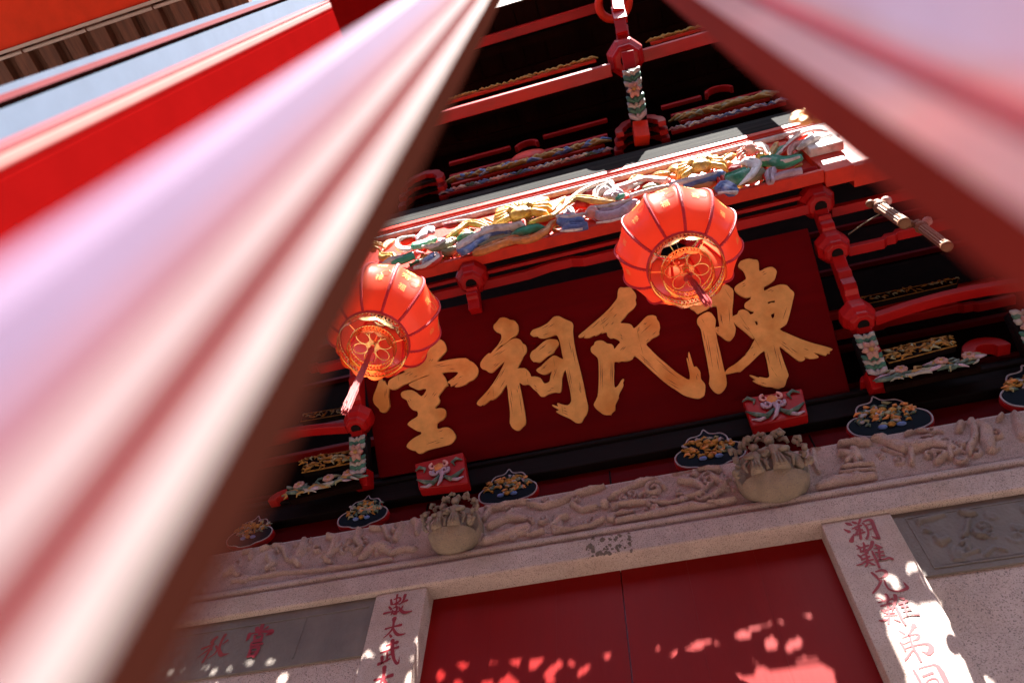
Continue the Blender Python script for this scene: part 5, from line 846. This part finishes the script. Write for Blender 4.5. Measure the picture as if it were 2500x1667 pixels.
h1([(1405, 540), (1430, 528), (1442, 540), (1430, 560), (1412, 560)]); h1([(1492, 580), (1530, 555), (1610, 570), (1625, 605), (1585, 630), (1520, 605)]); h1([(1598, 530), (1660, 495), (1705, 490), (1730, 515), (1690, 530), (1660, 560), (1615, 552)]); h1([(1745, 500), (1775, 505), (1780, 528), (1760, 530)]); h1([(1625, 620), (1645, 612), (1662, 630), (1645, 645)])
h1([(1862, 465), (1900, 437), (1950, 450), (1945, 490), (1885, 498)]); h1([(1953, 420), (2060, 395), (2068, 415), (1965, 450)]); h1([(2110, 385), (2130, 375), (2147, 390), (2130, 410), (2113, 405)]); h1([(2250, 355), (2290, 345), (2305, 375), (2280, 378)]); h1([(2035, 500), (2070, 475), (2108, 510), (2090, 555), (2050, 550)])
h1([(2152, 560), (2170, 510), (2220, 482), (2247, 500), (2235, 540), (2185, 568)]); h1([(2200, 612), (2260, 590), (2325, 592), (2325, 615), (2240, 630)]); h1([(1950, 605), (1975, 600), (1988, 620), (1970, 632)]); h1([(1968, 660), (2010, 645), (2048, 650), (2040, 670), (1990, 680)])
h1([(1580, 760), (1660, 725), (1780, 700), (1880, 682), (1920, 700), (2060, 665), (2150, 655), (2260, 640), (2352, 625), (2430, 660), (2445, 760), (2460, 900), (1500, 900)])
h3 = lambda pts: hole(1900, 1200, 3.358, pts, 2.2)
h3([(1045, 600), (1075, 575), (1130, 572), (1190, 610), (1190, 635), (1140, 640), (1070, 668), (1055, 650)]); h3([(885, 690), (930, 685), (965, 720), (965, 760), (1005, 790), (940, 800), (900, 740), (850, 735), (820, 710)]); h3([(1165, 680), (1190, 690), (1290, 770), (1303, 800), (1260, 825), (1215, 790), (1180, 730)])
h3([(800, 840), (860, 860), (880, 890), (840, 910), (810, 880)]); h3([(890, 1010), (1000, 960), (1060, 935), (1150, 965), (1310, 935), (1330, 980), (1400, 1120), (1480, 1260), (1640, 1568), (1700, 1700), (1160, 1700), (1050, 1420), (960, 1200)])
h3([(1475, 1155), (1520, 1148), (1545, 1180), (1510, 1195)]); h3([(1495, 1210), (1540, 1205), (1620, 1320), (1610, 1338), (1560, 1325), (1510, 1270)]); h3([(1590, 1345), (1640, 1345), (1760, 1460), (1870, 1568), (1950, 1700), (1800, 1700), (1650, 1480)])
h4 = lambda pts: hole(900, 1420, 6.35, pts, 2.2)
h4([(710, 890), (740, 860), (815, 850), (805, 950), (775, 970), (725, 930)]); h4([(175, 1000), (240, 945), (300, 940), (330, 985), (310, 1030), (300, 1110), (270, 1120), (180, 1060)]); h4([(-30, 1060), (0, 1060), (80, 1130), (60, 1175), (-30, 1185), (-45, 1120)]); h4([(610, 1180), (660, 1155), (745, 1165), (742, 1310), (700, 1310), (690, 1225), (620, 1210)])
h4([(570, 1430), (620, 1390), (718, 1380), (705, 1460), (580, 1470)]); h4([(550, 1568), (580, 1500), (700, 1490), (700, 1700), (550, 1700)]); h4([(130, 1520), (190, 1440), (240, 1460), (250, 1640), (110, 1640)])
h5 = lambda pts: hole(300, 1350, 2.94, pts, 2.22)
h5([(248, 870), (270, 850), (292, 855), (270, 880)]); h5([(300, 900), (325, 860), (362, 865), (335, 905)]); h5([(385, 865), (440, 852), (412, 882)]); h5([(553, 860), (565, 835), (612, 832), (590, 865)]); h5([(610, 905), (635, 858), (680, 860), (640, 905)]); h5([(733, 865), (750, 840), (775, 845), (760, 880), (740, 880)])
h5([(858, 815), (890, 790), (930, 795), (930, 830), (905, 842)]); h5([(998, 825), (1040, 785), (1082, 790), (1078, 815), (1050, 830)]); h5([(1142, 770), (1160, 758), (1168, 770), (1152, 782)]); h5([(1110, 920), (1125, 870), (1150, 852), (1180, 860), (1160, 925), (1130, 935)]); h5([(1672, 845), (1690, 820), (1722, 815), (1715, 840), (1690, 852)]); h5([(650, 925), (675, 925), (690, 960), (640, 960)]); h5([(1020, 925), (1050, 915), (1060, 950), (1010, 950)])
zt = sunhit(Vector((0, 1.515, Z0 + 3.555)), YE).z
def grow(h, k=1.2):
    cx = sum(p[0] for p in h) / len(h); cz = sum(p[1] for p in h) / len(h); big = max(p[0] for p in h) - min(p[0] for p in h) > 0.25
    return h if big else [(cx + (x - cx) * k, cz + (z - cz) * k) for x, z in h]
holes = [grow(h) for h in holes]
holes = [[(x, max(z, Z0 + 4.46)) for x, z in h] for h in holes if max(z for x, z in h) > Z0 + 4.5]
gs = 0.009; gx0, gx1, gz0 = -3.0, 1.9, Z0 + 4.45; nx_, nz_ = int((gx1 - gx0) / gs), int((zt - gz0) / gs); gz1 = gz0 + nz_ * gs; op = set()
def inside(h, x, z):
    c = False; k = len(h)
    for i in range(k):
        a, b = h[i], h[i - 1]
        if (a[1] > z) != (b[1] > z) and x < (b[0] - a[0]) * (z - a[1]) / (b[1] - a[1]) + a[0]: c = not c
    return c
for h in holes:
    xa, xb = min(p[0] for p in h), max(p[0] for p in h); za, zb_ = min(p[1] for p in h), max(p[1] for p in h)
    for i in range(int((xa - gx0) / gs), int((xb - gx0) / gs) + 1):
        for j in range(int((za - gz0) / gs), int((zb_ - gz0) / gs) + 1):
            if inside(h, gx0 + (i + .5) * gs, gz0 + (j + .5) * gs): op.add((i, j))
m = MB(); m.box(-4.2, gx0, YE - .004, YE + .004, gz0, zt, TIMBER); m.box(gx1, 4.4, YE - .004, YE + .004, gz0, zt, TIMBER); m.box(gx0, gx1, YE - .004, YE + .004, gz1, zt + .0001, TIMBER)
vs = [(gx0 + i * (gx1 - gx0) / nx_, yy_, gz0 + j * gs) for yy_ in (YE - .004, YE + .004) for i in range(nx_ + 1) for j in range(nz_ + 1)]; NN = (nx_ + 1) * (nz_ + 1); fs = []
for i in range(nx_):
    for j in range(nz_):
        if (i, j) in op: continue
        a = i * (nz_ + 1) + j; q = (a, a + nz_ + 1, a + nz_ + 2, a + 1); fs.append(q); fs.append(tuple(k + NN for k in q[::-1]))
m.add(vs, fs, TIMBER); m.build('fleck_mask', FR)
for hx in (sunhit(onY(1843, 305, 1.5), YE).x, -2.1): m = MB(); m.box(hx - 0.10, hx + 0.10, YE - 0.01, YE + 0.02, zt + 0.001, ZE + 0.05, TIMBER); m.build('added_shade_hanger', FR)  # added with the board; one is placed to shade the black beam

# ------------------------------------------------------------------ lanterns
def lantern(px, py, y, R, lab, rot, tl, twist, seed):
    rnd = random.Random(seed)
    c = onY(px, py, y); t = thing('paper_lantern', lab, 'lantern', 'red lanterns hanging under the carved beam', loc=c)
    NP = 12; Hh = 0.75 * R
    def prof(v):                       # v: -1 bottom .. 1 top -> (radius, height)
        a = v * 0.92; return (R * (0.56 + 0.44 * math.cos(a * math.pi / 2 * 1.08) ** 0.85) if abs(v) < 1 else R * 0.56, Hh * math.sin(a * math.pi / 2) / math.sin(0.92 * math.pi / 2))
    def pr2(v):
        r = R * (0.565 + 0.435 * (max(0, 1 - abs(v) ** 1.75)) ** 0.72); return r, Hh * v
    def surf(th, v, d=0.0):
        r, h = pr2(v); k = (th - rot) / (2 * math.pi / NP); f = k - math.floor(k); a0 = rot + math.floor(k) * 2 * math.pi / NP; a1 = a0 + 2 * math.pi / NP
        p = Vector((math.cos(a0), math.sin(a0), 0)) * (1 - f) + Vector((math.cos(a1), math.sin(a1), 0)) * f
        sag = 1 - 0.035 * math.sin(math.pi * f) * (1 - abs(v))
        return c + p * (r * sag + d) + Vector((0, 0, h))
    m = MB(); nv = 18; nh = 6; vs = []; fs = []
    for i in range(nv + 1):
        v = -1 + 2 * i / nv
        for j in range(NP * nh): vs.append(surf(rot + 1e-6 + j * 2 * math.pi / (NP * nh), v))
    N = NP * nh
    for i in range(nv):
        for j in range(N): fs.append((i * N + j, i * N + (j + 1) % N, (i + 1) * N + (j + 1) % N, (i + 1) * N + j))
    m.add(vs, fs, SHADE); sh = org(m.build('shade', t, smooth=True), t)
    for k in range(NP):
        th = rot + k * 2 * math.pi / NP; m = MB(); pts = [surf(th + 1e-6, -1 + 2 * i / 16, 0.001) for i in range(17)]
        m.tube(pts, 0.0058, RIBM, 6, nrm=(0, 0, 1) if 0 else None)
        for s in (-1, 1):      # stitched edge of the cord
            for i in range(44):
                v = -0.97 + 1.94 * i / 43; p = surf(th + s * 0.022 + 1e-6, v, 0.003); 
                m.ball(p, 0.0032, RIBM, 5, 3)
        m.build('rib', t)
    for v in (-1, 1):
        r, h = pr2(v); m = MB(); m.tube([c + Vector((r * math.cos(a), r * math.sin(a), h)) for a in [i * 2 * math.pi / 36 for i in range(36)]], 0.007, RIBM, 8, closed=True); m.build('rim', t, smooth=True)
    # pierced brass bands
    def lace(r, z0, z1, n, name):
        m = MB()
        for zz, th_ in ((z0, 0.0022), (z1, 0.003)): m.tube([c + Vector((r * math.cos(a), r * math.sin(a), zz)) for a in [i * 2 * math.pi / 48 for i in range(48)]], th_, BRASS, 6, closed=True)
        for i in range(n):
            a = i * 2 * math.pi / n; b = (i + 1) * 2 * math.pi / n; A = Vector((math.cos(a), math.sin(a), 0)) * r; B = Vector((math.cos(b), math.sin(b), 0)) * r
            m.bar(c + A + Vector((0, 0, z0)), c + B + Vector((0, 0, z1)), 0.0016, 0.0036, BRASS); m.bar(c + B + Vector((0, 0, z0)), c + A + Vector((0, 0, z1)), 0.0016, 0.0036, BRASS)
        # scalloped solid edge
        k = 6; vs = []; fs = []; M = 96
        for i in range(M):
            a = i * 2 * math.pi / M; d = 0.010 + 0.020 * abs(math.sin(k * a / 2 * 2)); vs += [c + Vector((r * 1.0 * math.cos(a), r * math.sin(a), z0)), c + Vector((r * math.cos(a), r * math.sin(a), z0 - d))]
        for i in range(M): j = (i + 1) % M; fs.append((2 * i, 2 * i + 1, 2 * j + 1, 2 * j))
        vs2 = [v + (v - c - Vector((0, 0, (v - c).z))).normalized() * 0.0012 for v in vs]; m.add(vs, fs, BRASS); m.add(vs2, fs, BRASS)
        return m.build(name, t)
    lace(R * 0.56, -Hh - 0.042, -Hh - 0.004, 60, 'brass_band'); lace(R * 0.56, Hh + 0.004, Hh + 0.030, 60, 'brass_band')
    lace(R * 0.375, -Hh - 0.066, -Hh - 0.026, 44, 'inner_brass_band')
    zz = -Hh - 0.03; m = MB(); fc = c + Vector((0, 0, zz))
    for k in range(6):
        a = k * math.pi / 3 + rot; e = Vector((math.cos(a), math.sin(a), 0)); f = Vector((-math.sin(a), math.cos(a), 0))
        m.tube([fc + e * R * (0.21 + 0.12 * math.cos(q)) + f * R * 0.095 * math.sin(q) for q in [i * 2 * math.pi / 18 for i in range(18)]], 0.0026, BRASS, 6, closed=True)
        m.bar(fc + e * R * 0.33 , c + e * R * 0.56 + Vector((0, 0, -Hh - 0.02)), 0.002, 0.002, BRASS)
    m.tube([fc + Vector((R * .045 * math.cos(a), R * .045 * math.sin(a), -.002)) for a in [i * 2 * math.pi / 20 for i in range(20)]], 0.003, BRASS, 6, closed=True)
    for k in range(28): a = k * 2 * math.pi / 28; e = Vector((math.cos(a), math.sin(a), 0)); m.bar(fc + e * R * .05, fc + e * R * .11, 0.0028, 0.0018, BRASS)
    m.build('flower_grille', t)
    m = MB(); m.tube([c + Vector((0, 0, Hh)), onY(px, py, y) + Vector((0.0, 0.06, 0)) * 0 + Vector((0, 0, Hh + 0.32))], 0.0015, BRASS, 6)
    for k in range(3):
        a = k * 2.094; m.bar(c + Vector((R * .56 * math.cos(a), R * .56 * math.sin(a), Hh + .01)), c + Vector((0, 0, Hh + 0.03)), 0.002, 0.002, BRASS)
    m.tube([c + Vector((0, 0, Hh + 0.03)), c + Vector((0, 0, zz))], 0.001, BRASS, 5)
    m.build('hanging_wire', t)
    m = MB(); b = c + Vector((0, 0, zz - 0.004)); m.tube([b, b + Vector((0.004, 0.002, -0.03)), b + Vector((-0.003, 0, -0.05))], 0.0022, TASS, 6)
    kb = b + Vector((0, 0, -0.05)); sw = Vector((twist, 0.0, 0))
    for k in range(5): m.ball(kb + Vector((rnd.uniform(-.012, .012), rnd.uniform(-.012, .012), rnd.uniform(-.01, .03))), 0.011, TASS, 7, 5)
    for k in range(90):
        a = rnd.random() * 6.28; r0 = 0.006 * rnd.random(); r1 = 0.017 * math.sqrt(rnd.random()); L = tl * rnd.uniform(.88, 1.03); e = Vector((math.cos(a), math.sin(a), 0)); j = lambda: Vector((rnd.uniform(-.003, .003), rnd.uniform(-.003, .003), 0))
        m.tube([kb + e * r0, kb + e * (r0 * .4 + r1 * .6) + Vector((0, 0, -L * .3)) + sw * .3 + j(), kb + e * r1 * .9 + Vector((0, 0, -L * .65)) + sw * .7 + j(), kb + e * r1 + Vector((0, 0, -L)) + sw], 0.0011, TASS, 4)
    m.build('tassel', t)
    # gold printed characters laid on the cloth
    def text(body, th, v, size, tilt=0.0):
        cu = bpy.data.curves.new('print', 'FONT'); cu.body = body; cu.align_x = 'CENTER'; cu.align_y = 'CENTER'; cu.size = 1.0
        o = bpy.data.objects.new('print', cu); COL.objects.link(o); me = bpy.data.meshes.new_from_object(o.evaluated_get(bpy.context.evaluated_depsgraph_get())); bpy.data.objects.remove(o); bpy.data.curves.remove(cu)
        ct, st2 = math.cos(tilt), math.sin(tilt)
        for q in me.vertices:
            u = (q.co.x * ct - q.co.y * st2) * size; w_ = (q.co.x * st2 + q.co.y * ct) * size
            q.co = surf(th + u / R, v + w_ / Hh, 0.0022) - c
        me.materials.clear(); me.materials.append(PRINT); put('printed_character', me, sh)
    base = math.atan2(-c.y, -c.x)
    kk = round((base - rot) / (2 * math.pi / NP) - 0.5)
    spec = [(-3, -.1, '福', .05), (-2, .25, '福', .06), (-2, -.35, '吉', .035), (-1, .3, '福', .055), (-1, -.3, '禄', .04), (0, .35, '福', .06), (0, 0.0, '寿', .05), (0, -.4, '福', .04), (1, .3, '福', .06), (1, -.2, '喜', .04), (2, .05, '福', .06), (2, -.45, '福', .035), (3, .1, '春', .05), (4, -.1, '福', .05), (-4, 0, '福', .05), (5, -.2, '福', .05), (-5, -.2, '福', .05), (3, -.5, '福', .035), (-3, -.55, '福', .035)]
    for (dk, v, ch, sz) in spec:
        th = rot + (kk + dk + 0.5 + rnd.uniform(-.12, .12)) * 2 * math.pi / NP; text(ch, th, v, sz, rnd.uniform(-.15, .15))
    for dk in (0, 1, -1):
        th0 = rot + (kk + dk + 0.5) * 2 * math.pi / NP; m = MB(); m.tube([surf(th0 + 0.12 + 0.085 * math.cos(a), -0.12 + 0.10 * math.sin(a), 0.002) for a in [i * math.pi / 3 for i in range(6)]], 0.0007, PRINT, 4, closed=True); m.build('printed_mark', sh)
    for ch in sh.children: pass
    return t
lantern(1655, 603, 1.35, 0.262, 'red lantern with a short tassel, hanging before the right gold character', 0.16, 0.24, 0.03, 3)
lantern(868 + 68, 780, 1.35, 0.262, 'red lantern with a long tassel, half veiled by the left blurred post', 0.05, 0.40, -0.01, 9)

# ------------------------------------------------------------------ fluted rods at the right end of the carved beam
def rod(a, b, y0, y1, r, lab):
    A_ = onY(*a, y0); B_ = onY(*b, y1); t = thing('fluted_rod', lab, 'carved rod', 'fluted gilt rods at the end of the carved beam', loc=A_)
    d = (B_ - A_).normalized(); u = d.orthogonal().normalized(); v = d.cross(u); m = MB(); n = 48
    vs = []; 
    for P in (A_, B_):
        for i in range(n): a_ = 2 * math.pi * i / n; rr = r * (1 + 0.09 * math.cos(12 * a_)); vs.append(P + (u * math.cos(a_) + v * math.sin(a_)) * rr)
    m.add(vs, [(i, (i + 1) % n, n + (i + 1) % n, n + i) for i in range(n)] + [tuple(range(n)), tuple(range(n, 2 * n))], GILT); m.build('shaft', t)
    m = MB(); m.lathe(B_, [(r * 1.12, -0.01), (r * 1.12, 0.004), (r * .8, 0.008)], GILT, 20, ax=d); m.ball(A_, r * 1.5, GILT); m.ball(A_ + Vector((.03, -.01, .02)), r * 1.1, C_PNK); m.ball(A_ - d * 0.05, r * 1.2, GILT); m.tube([A_ - d * 0.06, B_], r * 0.9, GILT, 12); m.ball(A_ + Vector((-.03, -.01, .03)), r * 0.9, GILT); m.build('carved_knob', t, smooth=True)
GILT = mat('worn_gilt', (0.16, 0.07, 0.035), 0.6, metal=0.0, spec=0.2, var=0.25, vscale=30)
rod((2150, 505), (2208, 545), 1.42, 1.36, 0.020, 'fluted gilt rod right of the carved beam end, the nearer and sharper one'); rod((2250, 555), (2312, 602), 1.5, 1.44, 0.018, 'fluted gilt rod farther right, veiled by the blurred post')
m = MB(); m.tube([onY(2072, 572, 1.6), onY(2110, 545, 1.5), onY(2160, 515, 1.44)], 0.003, mat('old_wire', (0.12, 0.09, 0.05), 0.6), 6); m.build('guy_wire', label='thin twisted wire stretched from the octagonal block to the gilt rod', cat='wire')

# ------------------------------------------------------------------ side wing: soffit at the upper left
zs = Z0 + 5.0
m = MB(); yy = -0.155
RW = thing('side_roof', 'brown timber rafters and red board of the side roof seen from below, upper left', 'roof', loc=(-3, 0, zs))
for i in range(15):
    x = -4.9 + i * 0.20; m = MB(); m.box(x, x + 0.115, -0.166, 0.52, zs + 0.0, zs + 0.07, TIMBER); m.build('rafter', RW, bevel=0.004)
m = MB()
for i in range(20): x = -4.95 + i * 0.145; m.box(x, x + 0.144, -0.168, 0.52, zs + 0.072 + 0.002 * (i % 2), zs + 0.12, TIMBER)
m.build('roof_boards', RW)
m = MB(); m.box(-5.0, -2.05, -1.2, -0.17, zs - 0.02, zs + 0.12, mat('soffit_red_paint', (0.85, 0.06, 0.02), 0.6, spec=0.1, var=0.15, vscale=3)); m.build('red_soffit', RW, bevel=0.004)
m = MB(); m.tube([(-5.0, -0.128, zs - 0.012), (-2.05, -0.128, zs - 0.012)], 0.011, CREAM, 12); m.box(-5.0, -2.05, -0.169, -0.150, zs - 0.045, zs - 0.004, CREAM); m.build('conduit', RW, smooth=False)
q = [onZ(px, py, Z0 + 4.0) for px, py in ((700, -60), (1000, -60), (1010, 90), (820, 110), (760, 20))]; m = MB(); m.prism(q, (0, 0, 0.1), REDP); m.build('red_end_board', RW)
m = MB()
for x in (-3.6, -3.1, -2.6, -4.1): m.box(x, x + 0.006, -0.172, -0.115, zs - 0.034, zs, TIMBER)
m.build('clips', RW)

# ------------------------------------------------------------------ blurred posts right in front of the lens
def azp(px, py, **k):           # horizontal direction of a photo pixel
    d = ray(px, py); return d.x / d.y if abs(d.y) > 1e-6 else 1e6
def post(name, lab, xs, bands, z0, z1, parent=None, back=None, cap_=None):
    """a lacquered post face in the plane x = xs; bands: (photo px, photo px, material, recess)"""
    t = thing(name, lab, 'post', 'red lacquered posts close to the lens', loc=(xs, 0.0, 0))
    sg = 1 if xs > 0 else -1
    for (pa, pb, m_, rc) in bands:
        da, db = ray(*pa), ray(*pb); ya = xs * da.y / da.x; yb = xs * db.y / db.x; ya, yb = min(ya, yb), max(ya, yb)
        m = MB(); x = xs + sg * rc; xb = xs + sg * (0.012 + 0.0); m.box(min(x, xb), max(x, xb), ya, yb, z0, z1, m_); m.build('moulding' if rc < 0.001 else 'groove', t)
    return t
L0 = lambda y: (0, y)
post('lacquered_post', 'red lacquered post very near the lens with pink and lavender sheen painted on, a wide diagonal blur at the left', -0.078, [
    ((425, 1667), (190, 1667), OX_SHADE, 0.0), ((190, 1667), (95, 1667), mat('sun_white_sheen', (0.42, 0.36, 0.35), 0.75, spec=0.1, var=0.2, vscale=20), 0), ((95, 1667), (0, 1650), PALE_SHEEN, 0), ((0, 1650), (0, 1400), mat('deep_rose_paint', (0.13, 0.008, 0.010), 0.8, spec=0.05), 0.0004), ((0, 1400), (0, 1190), PALE_SHEEN, 0), ((0, 1190), (0, 1110), mat('dusty_rose_paint', (0.20, 0.05, 0.065), 0.75, spec=0.12), 0.0003),  # dark band paints shade, white paints blown sunlight, pinks paint sheen
    ((0, 1110), (0, 960), PINK_SHEEN, 0), ((0, 960), (0, 725), LAV_SHEEN, 0)], 0.6, 2.9)
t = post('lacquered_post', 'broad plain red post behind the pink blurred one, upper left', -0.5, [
    ((0, 640), (0, 428), REDP, 0), ((0, 428), (0, 352), PALE_SHEEN, 0.002)], 0.6, 1)
dA = onX(815, 30, -0.5); ztop = dA.z
for ch in list(t.children): bpy.data.objects.remove(ch)
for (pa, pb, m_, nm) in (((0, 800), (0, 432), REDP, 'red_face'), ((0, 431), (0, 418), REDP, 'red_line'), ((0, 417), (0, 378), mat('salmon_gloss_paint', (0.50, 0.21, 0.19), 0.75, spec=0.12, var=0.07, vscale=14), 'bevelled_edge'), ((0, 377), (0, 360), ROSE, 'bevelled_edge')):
    da, db = ray(*pa), ray(*pb); ya, yb = sorted((-0.5 * da.y / da.x, -0.5 * db.y / db.x)); m = MB(); m.box(-0.55 if m_ is REDP else -0.5498, -0.5, ya, yb, 0.2, ztop, m_); m.build(nm, t, bevel=0.002)
t = thing('edge_board', 'pale blue painted board edge with a thin red line, upper left', 'board', loc=(-0.8, 0, 0))
for (pa, pb, m_, x_) in (((0, 352), (0, 268), PALEB, -0.8), ((0, 268), (0, 250), OX_SHADE, -0.806), ((0, 250), (0, 232), ROSE, -0.8), ((0, 232), (0, 212), PALEB, -0.803)):
    da, db = ray(*pa), ray(*pb); ya, yb = sorted((x_ * da.y / da.x, x_ * db.y / db.x)); m = MB(); m.box(x_ - 0.03, x_, ya, yb, 0.4, 0.8 * 7.2 + 1.5, m_); m.build('painted_strip', t)
post('lacquered_post', 'red lacquered post very near the lens with pink sheen painted on, a wide diagonal blur at the upper right', 0.08, [
    ((2500, 770), (2500, 520), mat('painted_shade_brown', (0.20, 0.022, 0.014), 0.85, spec=0.05, var=0.15), 0.002), ((2500, 520), (2500, 345), RPINK_SHEEN, 0), ((2500, 330), (2500, 250), mat('raspberry_paint', (0.85, 0.14, 0.17), 0.4), 0.002), ((2500, 250), (2500, 180), RPINK_SHEEN, 0), ((2500, 180), (2500, -300), mat('mauve_sky_sheen', (0.92, 0.72, 0.95), 0.3, coat=0.4), 0)], 0.6, 3.2)  # brown band paints the shaded edge; pink and mauve paint sky sheen
m = MB(); c = onY(1985, 262, 0.34); m.lathe(c + Vector((0, .015, 0)), [(0.012, 0), (0.014, 0.01), (0.008, 0.02)], GOLD, 16, ax=(0, -1, 0))
for k in range(8): a = k * math.pi / 4; m.ball(c + Vector((0.022 * math.cos(a), 0.012, 0.022 * math.sin(a))), (0.011, 0.006, 0.009), GOLD, 8, 5)
m.build('gold_rosette', label='small gold rosette, an orange blur on the edge of the right near post', cat='ornament')
